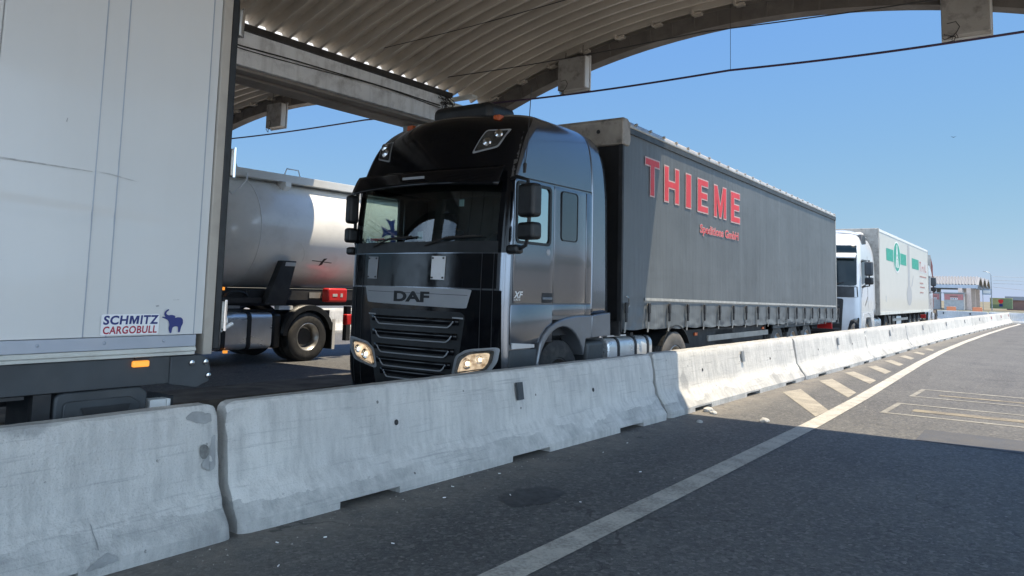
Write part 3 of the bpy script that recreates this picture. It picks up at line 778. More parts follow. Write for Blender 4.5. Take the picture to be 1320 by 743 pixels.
# ------------------------------------------------------------------ black tractor
def black_tractor():
    t = empty('tractor_unit', (-6.26,6.765,0), R(.4), 'black truck tractor with lit headlights pulling the grey curtain trailer', 'truck')
    C = Cab(W=[(.3,1.2),(.5,1.235),(.9,1.24),(2.0,1.24),(2.85,1.235),(3.1,1.225),(3.3,1.205),(3.5,1.165),(3.62,1.10),(3.70,1.0),(3.76,.86),(3.80,.68),(3.83,.42)],
            S=[(.3,.06),(.5,.02),(.9,0),(1.6,0),(2.13,.02),(2.81,.09),(2.95,.11),(3.15,.165),(3.35,.24),(3.5,.33),(3.62,.44),(3.70,.57),(3.76,.75),(3.80,1.0),(3.83,1.3)],
            b=[(.3,.11),(1.,.13),(2.8,.13),(3.3,.17),(3.6,.22),(3.83,.2)],
            r=[(.3,.13),(2.1,.12),(2.81,.12),(3.1,.17),(3.4,.24),(3.7,.34),(3.83,.25)],
            rear=1.86, sides=[0,.03,.12,.22,.32,.405,.5,.7,.9,1.0])
    zs = [.3,.38,.5,.62,.78,.95,1.1,1.25,1.42,1.6,1.8,2.0,2.13,2.25,2.4,2.55,2.7,2.81,2.88,2.95,3.05,3.15,3.25,3.35,3.43,3.5,3.56,3.62,3.66,3.70,3.735,3.76,3.78,3.80,3.817,3.83]
    def z_in(j, a, b): return a-.001 <= zs[j] and zs[j+1] <= b+.001
    def is_front(i, L): return L['nr']+L['nar'] <= i < L['nr']+L['nar']+12
    def hole(i, j, L):
        n, nr = L['n'], L['nr']
        if z_in(j, 2.13, 2.81):
            if is_front(i, L): return True
            # side windows : right list runs rear -> corner: index 0 = rear
            k = i if i < nr else n-2-i
            if 0 <= k < nr-1 and k in (nr-3, nr-4, nr-5, nr-6): return True
        if zs[j+1] < 1.26:
            k = i if i < nr else n-2-i
            if i == n-1: return True
            if 0 <= k < nr-4: return True
        return False
    cab = C.shell(zs, hole).build('cab', M['daf_paint'], t, smooth=True, ang=50)
    C.shell(zs, keep=lambda i, j, L: z_in(j,2.13,2.81) and is_front(i, L)).build('windscreen', M['windscreen'], t, smooth=True)
    # black gloss front mask: lower face, panel under screen, visor band
    C.patch([(-1.12,2.0),(1.12,2.0),(1.12,2.13),(-1.12,2.13)], .006, 30, 3).build('wiper_cowl', M['black_plastic'], t, smooth=True)
    C.patch([(-1.115,1.6),(1.115,1.6),(1.115,1.99),(-1.115,1.99)], .007, 30, 8).build('front_panel', M['daf_black'], t, smooth=True)
    C.patch([(-1.2,.34),(1.2,.34),(1.18,1.58),(-1.18,1.58)], .004, 40, 16).build('bumper', M['daf_black'], t, smooth=True)
    MB().grid(lambda u, v: (lerp(-1,1,u)*(C.w(lerp(2.81,3.66,v))-.012), C.y(lerp(-1,1,u)*(C.w(lerp(2.81,3.66,v))-.012), lerp(2.81,3.66,v))-.006, lerp(2.81,3.66,v)+.004*v), 48, 22).build('roof_front', M['daf_black'], t, smooth=True)
    # A-pillars black
    for sx in (-1,1): C.patch([(sx*1.1,2.0),(sx*1.226,2.0),(sx*1.222,2.86),(sx*1.1,2.86)], .005, 8, 10).build('pillar_trim', M['daf_black'], t, smooth=True)
    # sun visor
    vis = MB().grid(lambda u, v: (lerp(-1.17,1.17,u), C.y(lerp(-1.05,1.05,u),2.9)-.05-.13*(1-v)**.8, lerp(2.74,2.98,v)+.04*(1-(2*u-1)**2)*(1-v)), 30, 5)
    v_ = vis.build('sun_visor', M['daf_black'], t, smooth=True, solid=.012)
    MB().grid(lambda u, v: (lerp(-.17,.17,u), C.y(0,2.9)-.17, lerp(2.86,2.89,v)), 6, 2).build('marker_lamp', M['silver'], v_, solid=.012)
    # name plate, letters
    C.polypatch(rounded([(-.80,1.40),(.77,1.37),(.83,1.585),(-.86,1.60)], .06), .014).build('name_panel', M['silver'], t, smooth=True)
    lettering('lettering', 'DAF', M['chassis'], t, lambda u, v: (u, C.y(u,v)-.0175, v), (-.29,.25,1.43,1.54), offset=.045)
    C.patch([(-.8,1.535),(.78,1.515),(.78,1.52),(-.8,1.54)], .0155, 20, 1).build('panel_line', M['chassis'], t)
    # grille recess and slats
    C.polypatch(rounded([(-.62,.36),(.62,.36),(.76,1.33),(-.76,1.33)], .08), .009).build('grille', M['black_plastic'], t, smooth=True)
    for k, (z, hw) in enumerate(((1.15,.62),(.985,.60),(.815,.565),(.66,.52),(.53,.45))):
        path = []
        for i in range(33):
            u = -1+2*i/32; x = u*hw; e = max(0, (abs(u)-.86)/.14)
            zz = z + .075*e**1.6; path.append((x, C.y(x,zz)-.03, zz))
        MB().tube(path, .008, 6).build('grille_trim', M['silver'], t, smooth=True)
        C.patch([(-hw-.06,z+.03),(hw+.06,z+.03),(hw+.06,z+.10),(-hw-.06,z+.10)], .02, 20, 2).build('grille_slat', M['daf_black'], t, smooth=True, solid=.02)
    for sx in (-.70,.66): C.patch([(sx-.07,1.255),(sx+.07,1.25),(sx+.07,1.268),(sx-.07,1.27)], .012, 4, 1).build('badge', M['silver'], t)
    # small plates below the windscreen
    for (a, b) in ((-.83,-.645),(.27,.46)):
        p = C.patch([(a,1.69),(b,1.685),(b+.005,1.955),(a-.0,1.96)], .014, 5, 5).build('mount_plate', M['silver' if a < 0 else 'sticker'], t, solid=.006)
        for xx in (a+.02,b-.02):
            for zz in (1.71,1.935): MB().cyl((xx,C.y(xx,zz)-.016,zz),(xx,C.y(xx,zz)-.028,zz),.011,n=8).build('screw', M['chassis'], p)
    # corner vertical seams
    for sx in (-1,1):
        for xa in (.93,1.075):
            C.patch([(sx*xa,.40),(sx*(xa+.008),.40),(sx*(xa+.012),1.99),(sx*(xa+.004),1.99)], .0105, 1, 24).build('panel_seam', M['chassis'], t)
    # headlights
    for sx in (-1,1):
        ring = [(sx*.58,.60),(sx*.64,.84),(sx*.78,.92),(sx*1.19,.97),(sx*1.16,.80),(sx*1.06,.68)]
        C.polypatch(rounded(ring, .22), .012).build('headlight_surround', M['silver'], t, smooth=True)
        lens = [(sx*.62,.63),(sx*.675,.83),(sx*.80,.895),(sx*1.13,.935),(sx*1.10,.80),(sx*1.02,.70)]
        hl = C.polypatch(rounded(lens, .22), .016).build('headlight', M['reflector_box'], t, smooth=True)
        C.polypatch(rounded([(sx*.66,.64),(sx*.72,.80),(sx*.82,.87),(sx*1.08,.905),(sx*1.05,.79),(sx*.98,.71)], .3), .0185).build('bulb_reflector', M['headlamp'], hl, smooth=True)
        for lx, lz, lr in ((sx*.80,.765,.062),(sx*.955,.82,.05)):
            yy = C.y(lx, lz)-.021
            MB().lathe([(-.012,lr),(.002,lr*.8),(.004,lr*.35)], (lx,yy,lz), 22, 'y').build('bulb_bowl', M['chrome'], hl, smooth=True)
            MB().lathe([(.0,lr*.42),(-.008,lr*.3),(-.010,.001)], (lx,yy,lz), 16, 'y').build('bulb', M['lamp_glow'], hl, smooth=True)
        C.patch([(sx*.69,.655),(sx*.98,.715),(sx*.985,.725),(sx*.69,.67)], .02, 8, 1).build('daylight_strip', M['chrome'], hl)
        C.polypatch(rounded([(sx*.60,.61),(sx*.655,.84),(sx*.79,.91),(sx*1.16,.955),(sx*1.13,.80),(sx*1.04,.69)], .22), .03).build('lens', M['lens'], hl, smooth=True)
    # roof lamps
    for sx in (-1,1):
        p = [(sx*.66,3.15),(sx*.97,3.22),(sx*1.05,3.46),(sx*.75,3.46)]
        rl = C.polypatch(rounded(p, .12), .014).build('roof_lamp', M['silver'], t, smooth=True)
        q = [(lerp(x, sx*.86, .13), lerp(z, 3.335, .15)) for x, z in p]
        C.polypatch(rounded(q, .12), .022).build('lamp_bezel', M['lamp_dark'], rl, smooth=True)
        for (x, z) in ((sx*.82,3.29),(sx*.92,3.39)):
            y = C.y(x, z); MB().lathe([(0,.058),(-.02,.05),(-.026,.02),(-.027,.001)], (x,y-.02,z), 20, 'y').build('lamp_bowl', M['chrome'], rl, smooth=True)
    # roof air unit, beacons, antenna
    mb = MB().grid(lambda u, v: (.36*math.copysign(abs(math.cos(PI*u))**.5, math.cos(PI*u))*(.72+.28*math.cos(v*PI/2))+.03, 1.28-.5*math.cos(v*PI/2)*math.sin(PI*u)**.6*1.0, 3.78+.25*math.sin(v*PI/2)), 24, 10)
    bm_ = MB().box(-.52,.44,.66,1.25,3.70,3.955); bm_.build('roof_air_unit', M['black_plastic'], t, bevel=.09, seg=5)
    for sx in (-.62,.74):
        y = C.y(sx,3.60); MB().box(sx-.05,sx+.05,y+.02,y+.12,3.6,3.68).build('roof_marker', M['amber_off'], t, bevel=.015)
    MB().tube([(1.235,.32,2.97),(1.24,.35,3.2),(1.25,.40,3.95)], .005, 5).build('antenna', M['cable_black'], t)
    MB().cyl((1.235,.32,2.93),(1.24,.33,3.04),.016,n=8).build('antenna_base', M['cable_black'], t)
    # side panels
    for sx in (-1,1):
        X = sx*1.244
        def pn(name, ys, zs_, m, hole=None, parent=t):
            mb = MB()
            mb.grid(lambda u, v: (X+sx*(.0 if zs_[round(v*(len(zs_)-1))] < 2.6 else -.006), ys[round(u*(len(ys)-1))], zs_[round(v*(len(zs_)-1))]), len(ys)-1, len(zs_)-1, hole)
            return mb.build(name, m, parent, solid=.012, bevel=.005)
        door = pn('door', [.135,.20,.855,.945], [1.445,2.14,2.80,2.85], M['daf_paint'], lambda i, j: i == 1 and j == 1)
        pn('door_lower', [.10,.50,.945], [.99,1.20,1.43], M['daf_paint'], None, door)
        # bottom of door follows the wheel arch
        pn('sleeper_panel', [.957,1.10,1.48,1.705], [1.445,2.22,2.80,2.85], M['daf_paint'])
        pn('sleeper_panel', [.957,1.3,1.705], [1.30,1.36,1.43], M['daf_paint'])
        pn('rear_panel', [1.718,1.86], [1.445,2.22,2.85], M['daf_paint'])
        pn('rear_panel', [1.718,1.86], [1.30,1.43], M['daf_paint'])
        # window rubber rings
        def ring(name, y0,y1,z0,z1, w, rad, par, m=M['black_plastic'], off=.008):
            def rr(a0,a1,b0,b1,r):
                out = []
                for (cy,cz,a) in ((a1-r,b1-r,0),(a0+r,b1-r,90),(a0+r,b0+r,180),(a1-r,b0+r,270)):
                    for k in range(7): out.append((cy+r*math.cos(R(a+15*k)), cz+r*math.sin(R(a+15*k))))
                return out
            o_ = rr(y0,y1,z0,z1,rad); i_ = rr(y0+w,y1-w,z0+w,z1-w,rad*.8); n = len(o_)
            mb = MB().add([(X+sx*off,a,b) for a,b in o_]+[(X+sx*off,a,b) for a,b in i_], [(k,(k+1) % n,n+(k+1) % n,n+k) for k in range(n)])
            return mb.build(name, m, par, solid=.012), i_
        rg, inner = ring('window_frame', .155,.88,2.115,2.825,.032,.07, door)
        MB().add([(X-sx*.004,a,b) for a,b in inner], [tuple(range(len(inner)))]).build('door_window', M['side_glass'], door)
        rg2, inner2 = ring('window_frame', 1.10,1.49,2.20,2.815,.014,.06, t, off=.009)
        MB().add([(X+sx*.0095,a,b) for a,b in inner2], [tuple(range(len(inner2)))]).build('sleeper_window', M['dark_glass'], t)
        # handle
        h = MB().box(min(X,X+sx*.012),max(X,X+sx*.012),.71,.93,1.452,1.565).build('handle_recess', M['chassis'], door, bevel=.006)
        MB().box(min(X,X+sx*.022),max(X,X+sx*.022),.72,.92,1.485,1.515).build('handle', M['fender'], h, bevel=.006)
        # groove strip along the roof joint
        MB().grid(lambda u, v: (sx*(C.w(2.86+.05*v)+.003), lerp(.2,1.86,u), 2.862+.015*v+.01*u), 14, 1).build('roof_seam', M['chassis'], t)
        # step panel ahead of the wheel
        MB().grid(lambda u, v: (sx*(1.238-.03*(1-v)), lerp(.10,.60+.03*v,u), lerp(.33,.93,v)), 6, 6).build('step_panel', M['dark_grey'], t, solid=.03, bevel=.006)
        MB().grid(lambda u, v: (sx*(1.256), lerp(.12,.56,u), lerp(.945,.98+.03*(1-u),v)), 6, 1).build('step_trim', M['alu'], t, solid=.015)
        # wheel arch fender
        outer = [(.60,.62),(.625,.80),(.66,.97),(.74,1.08),(.86,1.165),(1.02,1.225),(1.25,1.268),(1.5,1.29),(1.86,1.293)]
        lower = [(1.86,1.005),(1.71,1.0)]
        arc = []
        for k in range(13):
            a = R(20+140*k/12); arc.append((1.16+.545*math.cos(a)*.98, .60+.565*math.sin(a)))
        arc = [p for p in arc if p[0] < 1.69]
        poly = outer+lower+arc+[(.655,.62)]
        xa, xb = sx*1.0, sx*1.272
        MB().prism(poly, min(xa,xb), max(xa,xb), 'x').build('wheel_arch', M['fender'], t, bevel=.014, ang=25)
        MB().prism([(1.87,1.005),(2.37,1.02),(2.36,1.325),(1.87,1.293)], min(sx*1.19,sx*1.265), max(sx*1.19,sx*1.265), 'x').build('side_skirt', M['fender'], t, bevel=.012)
        # air deflector behind the cab
        def df(u, v):
            z = lerp(1.31,3.72,v); y1 = interp([(1.31,2.37),(2.8,2.33),(3.3,2.28),(3.55,2.2),(3.66,2.1),(3.72,1.95)], z)
            zz = min(z, 3.8); return (sx*(C.w(min(zz,3.72))-.012-.03*u), lerp(1.868,y1,u), zz)
        MB().grid(df, 6, 30).build('side_deflector', M['daf_paint'], t, smooth=True, solid=.02)
        MB().grid(lambda u, v: (sx*(1.238), lerp(1.862,1.868,u), lerp(1.31,2.88,v)), 1, 1).build('panel_seam', M['chassis'], t)
        # mirrors
        mw, mx, my = (.125, 1.50, .06) if sx > 0 else (.06, -1.235, .0)
        mr = MB().box(-mw,mw,-.085,.075,-.185,.185).build('mirror', M['black_plastic'], t, bevel=.045, seg=4, loc=(mx,my,2.57)); mr.rotation_euler = (0,0,R(-12))
        m2 = MB().box(-mw,mw,-.085,.08,-.095,.095).build('mirror', M['black_plastic'], t, bevel=.04, seg=4, loc=(mx,my,2.235)); m2.rotation_euler = (0,0,R(-12))
        kx = 1 if sx > 0 else .84
        mb = MB().tube([(sx*1.20,.12,2.84),(sx*kx*1.3,.08,2.85),(sx*kx*1.46,.07,2.80),(sx*kx*1.49,.07,2.55),(sx*kx*1.48,.07,2.2),(sx*kx*1.44,.08,2.08),(sx*kx*1.34,.09,2.04),(sx*1.22,.10,2.04)], .022, 8)
        mb.build('mirror_arm', M['black_plastic'], t, smooth=True)
        MB().box(min(sx*1.22,sx*1.36),max(sx*1.22,sx*1.36),.02,.17,1.99,2.09).build('mirror_bracket', M['black_plastic'], t, bevel=.03)
    lettering('lettering', 'XF', M['white'], t, lambda u, v: (1.2525, u, v), (.15,.32,1.505,1.575), offset=.02, shear=.25)
    lettering('lettering', 'EURO 6', M['white'], t, lambda u, v: (1.2525, u, v), (.145,.27,1.475,1.495), offset=.0, shear=.2)
    MB().lathe([(0,.04),(.006,.03),(.007,.001)], (1.252,.83,2.045), 18, 'x').build('door_badge', M['silver'], t).scale = (1,1,1)
    # wipers
    for xa, xb in ((-.75,-.05),(.15,.85)):
        MB().tube([(xa,C.y(xa,2.1)-.02,2.08),(lerp(xa,xb,.5),C.y(0,2.2)-.05,2.17),(xb,C.y(xb,2.2)-.035,2.19)], .011, 6).tube([(lerp(xa,xb,.2),C.y(0,2.15)-.03,2.15),(xb+.1,C.y(xb,2.2)-.03,2.185)], .008, 5).build('wiper', M['cable_black'], t)
    # interior
    MB().box(-1.12,1.12,.25,1.80,1.05,1.4).build('cab_floor', M['interior'], t)
    MB().box(-1.1,1.1,.12,.55,1.5,2.10).build('dashboard', M['interior'], t, bevel=.06)
    for sx in (-.62,.62):
        MB().box(sx-.26,sx+.26,.75,1.2,1.55,1.75).box(sx-.25,sx+.25,1.12,1.26,1.7,2.38).box(sx-.14,sx+.14,1.14,1.25,2.4,2.6).build('seat', M['fabric'], t, bevel=.05, seg=3)
    MB().lathe([(0,.23),(.02,.25),(.0,.27),(-.02,.25),(0,.23)], (0,0,0), 24, 'y').build('steering_wheel', M['black_plastic'], t, smooth=True, loc=(.62,.62,2.05)).rotation_euler = (R(-25),0,0)
    MB().box(-1.15,1.15,1.35,1.80,1.45,2.84).build('bunk_wall', M['interior'], t)
    MB().box(-1.18,1.18,.2,1.8,2.86,2.9).build('headliner', M['interior'], t)
    MB().box(-.5,-.42,.45,.47,2.2,2.3).box(.3,.36,.3,.32,2.58,2.66).build('air_freshener', M['blind'], t)
    # pennant bar on the dash: red / white / blue
    p = MB().box(-1.02,-.78,.13,.15,2.17,2.20).build('pennant', M['red'], t); MB().box(-.77,-.60,.13,.15,2.175,2.195).build('pennant_stripe', M['white'], p); MB().box(-.59,-.42,.13,.15,2.18,2.21).build('pennant_stripe', M['navy'], p)
    # chassis
    MB().box(-.45,-.36,.5,6.0,.72,.98).box(.36,.45,.5,6.0,.72,.98).box(-.36,.36,1.9,2.1,.74,.95).box(-.36,.36,5.6,5.8,.74,.95).build('chassis', M['chassis'], t)
    MB().cyl((-1.0,4.62,.5),(1.0,4.62,.5),.07).cyl((-1.,1.17,.5),(1.,1.17,.5),.06).build('axle', M['chassis'], t)
    MB().cyl((0,4.3,.98),(0,4.3,1.06),.42,n=30).build('fifth_wheel', M['chassis'], t)
    for sx in (-1,1):
        wheel(t, sx*1.06, 1.17, sx, 'clean', 'out')
        for xx in (1.06,.73): wheel(t, sx*xx, 4.62, sx, 'dusty' if xx > 1 else 'clean', 'deep')
        mb = MB(); n = 14
        mb.grid(lambda u, v: (sx*lerp(.58,1.22,v), 4.62+.60*math.cos(R(150-120*u-0)), .50+.60*math.sin(R(150-120*u))), n, 1).build('mudguard', M['black_plastic'], t, solid=.015)
        MB().box(min(sx*.62,sx*1.15),max(sx*.62,sx*1.15),1.95,2.42,.42,.95).build('battery_box', M['dark_grey'], t, bevel=.05, seg=3)
        tk = MB().prism(rounded([(sx*.55,.32),(sx*1.17,.32),(sx*1.17,.97),(sx*.55,.97)], .2), 2.50, 3.86, 'y').build('fuel_tank', M['alu'], t, bevel=.02)
        for yy in (2.78,3.3,3.7):
            MB().prism(rounded([(sx*.54,.31),(sx*1.18,.31),(sx*1.18,.98),(sx*.54,.98)], .2), yy-.03, yy+.03, 'y').build('tank_strap', M['chassis'], tk)
        MB().cyl((sx*.95,2.62,.97),(sx*.95,2.62,1.03),.06,n=14).build('tank_cap', M['chrome'], tk)
        MB().box(min(sx*.6,sx*1.17),max(sx*.6,sx*1.17),2.45,3.0,.99,1.01).build('step_plate', M['alu'], t)
    return t
black_tractor()

# ------------------------------------------------------------------ generic trailer underside
def underside(t, L, hw, zb, axles, legs, guards=True, ty='clean', rm='outs', rails=None):
    a, b = rails or (.3, L-.3)
    MB().box(-.55,-.45,a,b,zb-.42,zb-.02).box(.45,.55,a,b,zb-.42,zb-.02).build('chassis', M['chassis'], t)
    mb = MB()
    for k in range(7): mb.box(-hw+.1,hw-.1,lerp(a,b-.1,k/6),lerp(a,b-.1,k/6)+.09,zb-.14,zb-.025)
    mb.build('cross_member', M['chassis'], t)
    for y in axles:
        MB().cyl((-hw+.2,y,.5),(hw-.2,y,.5),.07).build('axle', M['chassis'], t)
        for sx in (-1,1):
            wheel(t, sx*(hw-.2), y, sx, ty, rm)
            MB().grid(lambda u, v: (sx*lerp(hw-.38,hw-.03,v), y+.58*math.cos(R(150-120*u)), .5+.57*math.sin(R(150-120*u))), 12, 1).build('mudguard', M['black_plastic'], t, solid=.012)
    for y in legs:
        for sx in (-1,1):
            MB().box(min(sx*(hw-.42),sx*(hw-.30)),max(sx*(hw-.42),sx*(hw-.30)),y-.06,y+.06,.28,zb-.03).box(min(sx*(hw-.48),sx*(hw-.24)),max(sx*(hw-.48),sx*(hw-.24)),y-.12,y+.12,.22,.27).build('landing_leg', M['chassis'], t, bevel=.008)
    if guards:
        y0, y1 = guards
        for sx in (-1,1):
            g = MB().box(min(sx*(hw-.06),sx*(hw-.03)),max(sx*(hw-.06),sx*(hw-.03)),y0,y1,.78,.88).box(min(sx*(hw-.06),sx*(hw-.03)),max(sx*(hw-.06),sx*(hw-.03)),y0,y1,.48,.58).build('side_guard', M['rail_alu'], t)
            mb = MB()
            for k in range(5):
                y = lerp(y0+.1,y1-.1,k/4); mb.box(min(sx*(hw-.11),sx*(hw-.065)),max(sx*(hw-.11),sx*(hw-.065)),y-.03,y+.03,.45,zb-.02)
            mb.build('guard_post', M['chassis'], g)
    MB().box(-hw+.05,hw-.05,L-.18,L-.06,.5,.66).build('underrun_bar', M['chassis'], t)
    for sx in (-1,1):
        MB().box(min(sx*.75,sx*1.15),max(sx*.75,sx*1.15),L-.05,L-.01,.72,.9).build('tail_light', M['red'], t, bevel=.01)

# ------------------------------------------------------------------ curtain trailer
def curtain_trailer():
    hw = 1.26; L = 13.6; yaw = R(1.7)
    t = empty('curtain_trailer', (-6.30,9.44,0), yaw, 'long grey curtain side semi trailer with big red lettering', 'trailer')
    zb = lambda y: 1.09-.16*y/L       # lower hem
    zt = lambda y: 4.03-.06*y/L       # top rail
    # body core (roof, front wall, rear doors)
    core = [(-hw+.03,hw-.03)]
    mb = MB(); x0, x1 = -hw+.04, hw-.04
    v = [(x0,.02,1.15),(x1,.02,1.15),(x1,L,1.0),(x0,L,1.0),(x0,.02,zt(0)-.06),(x1,.02,zt(0)-.06),(x1,L,zt(L)-.06),(x0,L,zt(L)-.06)]
    mb.add(v, [(0,3,2,1),(4,5,6,7),(0,1,5,4),(1,2,6,5),(2,3,7,6),(3,0,4,7)]); mb.build('body', M['tarp_front'], t)
    mb = MB(); mb.add([(x0,.02,zt(0)-.03),(x1,.02,zt(0)-.03),(x1,L,zt(L)-.03),(x0,L,zt(L)-.03)], [(0,1,2,3)]); mb.build('roof_tarpaulin', M['tarp'], t)
    yb = [.08+.755*i for i in range(19)]
    for sx in (-1,1):
        def cf(u, v):
            y = lerp(.03, L-.04, u); z0 = zb(y); z1 = zt(y)-.17
            # hem scallops between straps
            ph = (y-.08)/.755*PI; sag = .018*abs(math.sin(ph))+.012*noise.noise(Vector((y*2.2,3,0)))
            z = lerp(z0-sag*.9, z1, v**1.25)
            h = z-z0
            low = max(0, 1-h/.42); 
            d = low**1.2*(.028*noise.noise(Vector((y*1.6+h*1.2, h*7, 1)))+.02*noise.noise(Vector((y*4, h*14, 5)))+.016*abs(math.sin(ph)))
            fr = max(0, 1-y/1.1); d += fr*.02*noise.noise(Vector((y*9-h*4, h*5, 2)))*max(0, 1-h/1.0)
            fr2 = max(0, 1-y/.8)*max(0, (h-2.2)/.5) ; d += min(1,fr2)*.012*noise.noise(Vector((y*14+h*6,h*3,4)))
            d += .003*noise.noise(Vector((y*.9, h*.7, 9)))+.003*math.exp(-((z-2.02+.012*y)/.03)**2)
            pk = (y-.5) % 2.1-1.05; d += .0035*math.exp(-(pk/.05)**2)+.002*noise.noise(Vector((y*3.2+h*.25, h*.35, 4)))
            return (sx*(hw+d), y, z)
        cur = MB().grid(cf, 330, 46).build('curtain', M['tarp'], t, smooth=True, ang=60)
        for y in yb:
            z0 = zb(y); X = hw+.022
            st = MB().grid(lambda u, v: (sx*(X+.012*math.sin(v*PI)), y+(u-.5)*.05+.008*math.sin(v*5+y), lerp(z0-.05,z0+.36,v)), 2, 8).build('strap', M['strap'], t, solid=.004)
            MB().box(min(sx*(X+.012),sx*(X+.04)),max(sx*(X+.012),sx*(X+.04)),y-.035,y+.035,z0+.22,z0+.37).box(min(sx*(X+.01),sx*(X+.035)),max(sx*(X+.01),sx*(X+.035)),y-.02,y+.03,z0+.10,z0+.22).build('buckle', M['chassis'], st, bevel=.008)
        MB().grid(lambda u, v: (sx*(hw+.016), lerp(.75,L-.1,u), zb(lerp(.75,L-.1,u))+.405+.04*v), 60, 1).build('reflective_band', M['band'], t)
        # top rail: dark gutter and bright aluminium edge
        mb = MB(); mb.grid(lambda u, v: (sx*(hw+.012), lerp(.0,L,u), zt(lerp(0,L,u))-.18+.08*v), 30, 1); mb.build('curtain_track', M['dark_grey'], t, solid=.03)
        mb = MB(); mb.grid(lambda u, v: (sx*(hw+.02-.05*v*v), lerp(.0,L,u), zt(lerp(0,L,u))-.095+.095*v), 40, 4); 
        for k in range(27):
            y = .4+k*.5; mb.cyl((sx*(hw+.0),y,zt(y)-.02),(sx*(hw+.03),y,zt(y)-.015),.014,n=8)
        mb.build('top_rail', M['rail_alu'], t, solid=.02, smooth=True)
        # front corner post and rear post
        MB().box(min(sx*(hw-.05),sx*(hw+.012)),max(sx*(hw-.05),sx*(hw+.012)),-.02,.03,1.05,zt(0)-.1).build('corner_post', M['chassis'], t)
        MB().box(min(sx*(hw-.06),sx*(hw+.015)),max(sx*(hw-.06),sx*(hw+.015)),L-.04,L+.03,.98,zt(L)).build('rear_post', M['rail_alu'], t)
    # front top cap
    MB().prism([(-.07,3.66),(.16,3.66),(.20,3.74),(.18,4.0),(.1,4.045),(-.03,4.045),(-.07,4.0)], -hw-.03, hw+.03, 'x').build('front_cap', M['cap_tan'], t, bevel=.015)
    for xx in (hw-.35,hw-.75,-hw+.4): MB().cyl((xx,-.075,3.86),(xx,-.062,3.86),.03,n=12).build('cap_hole', M['chassis'], t)
    MB().box(-hw,hw,-.05,.0,1.0,1.2).build('front_sill', M['chassis'], t)
    # hose connection loop hanging from front corner
    MB().tube([(hw+.03,.10,1.55),(hw+.04,.16,1.52),(hw+.04,.18,1.42),(hw+.035,.12,1.36),(hw+.03,.09,1.42)], .008, 5).build('curtain_lever', M['chrome'], t)
    f = lambda u, v: (hw+.0105, u, v); f2 = lambda u, v: (hw+.0125, u, v)
    # big letters, individually spaced
    GL = dict(T=[(.36,0),(.64,0),(.64,.83),(1,.83),(1,1),(0,1),(0,.83),(.36,.83)],
              H=[(0,0),(.26,0),(.26,.42),(.74,.42),(.74,0),(1,0),(1,1),(.74,1),(.74,.59),(.26,.59),(.26,1),(0,1)],
              I=[(0,0),(1,0),(1,1),(0,1)],
              E=[(0,0),(1,0),(1,.17),(.34,.17),(.34,.42),(.92,.42),(.92,.59),(.34,.59),(.34,.83),(1,.83),(1,1),(0,1)],
              M=[(0,0),(.20,0),(.20,.64),(.42,0),(.58,0),(.80,.64),(.80,0),(1,0),(1,1),(.74,1),(.5,.36),(.26,1),(0,1)])
    def grow(poly, d):
        out = []; n = len(poly)
        for i in range(n):
            p0, p1, p2 = Vector(poly[i-1]), Vector(poly[i]), Vector(poly[(i+1) % n])
            e1 = (p1-p0).normalized(); e2 = (p2-p1).normalized(); n1 = Vector((e1.y,-e1.x)); n2 = Vector((e2.y,-e2.x))
            m = (n1+n2)/max(.35, 1+n1.dot(n2)); q = p1+m*d; out.append((q.x, q.y))
        return out
    for ch, a, b, z0, z1 in (('T',.74,1.24,3.05,3.59),('H',1.45,2.02,3.03,3.57),('I',2.33,2.54,3.02,3.565),('E',2.86,3.34,3.01,3.56),('M',3.66,4.29,2.995,3.55),('E',4.57,5.08,2.98,3.54)):
        gp = [(lerp(a,b,u), lerp(z0,z1,v)) for u, v in GL[ch]]
        flat('lettering', grow(gp, .022), M['pale_letter'], t, f); flat('lettering', gp, M['red_letter'], t, f2)
    lettering('lettering', 'Speditions GmbH', M['pale_letter'], t, f, (2.97,4.99,2.60,2.79), offset=.055, ref=.02)
    lettering('lettering', 'Speditions GmbH', M['red_letter'], t, f2, (2.97,4.99,2.60,2.79), offset=.01, ref=.02)
    underside(t, L, hw-.04, 1.05, (8.0,9.31,10.62), (2.9,), (3.6,7.2), 'dusty', 'outs', (.6,13.3))
    MB().box(.62,hw-.1,4.0,5.0,.42,.98).build('pallet_box', M['chassis'], t, bevel=.02)
    MB().box(hw-.13,hw-.10,2.4,6.9,.70,1.0).build('side_skirt', M['chassis'], t)
    for yy in (2.95,6.8):
        MB().box(hw-.09,hw-.07,yy,yy+.12,.9,.95).build('marker_lamp', M['amber_off'], t)
    MB().box(hw-.05,hw-.02,7.4,12.2,.90,.97).build('side_guard', M['dark_grey'], t)
    return t
curtain_trailer()

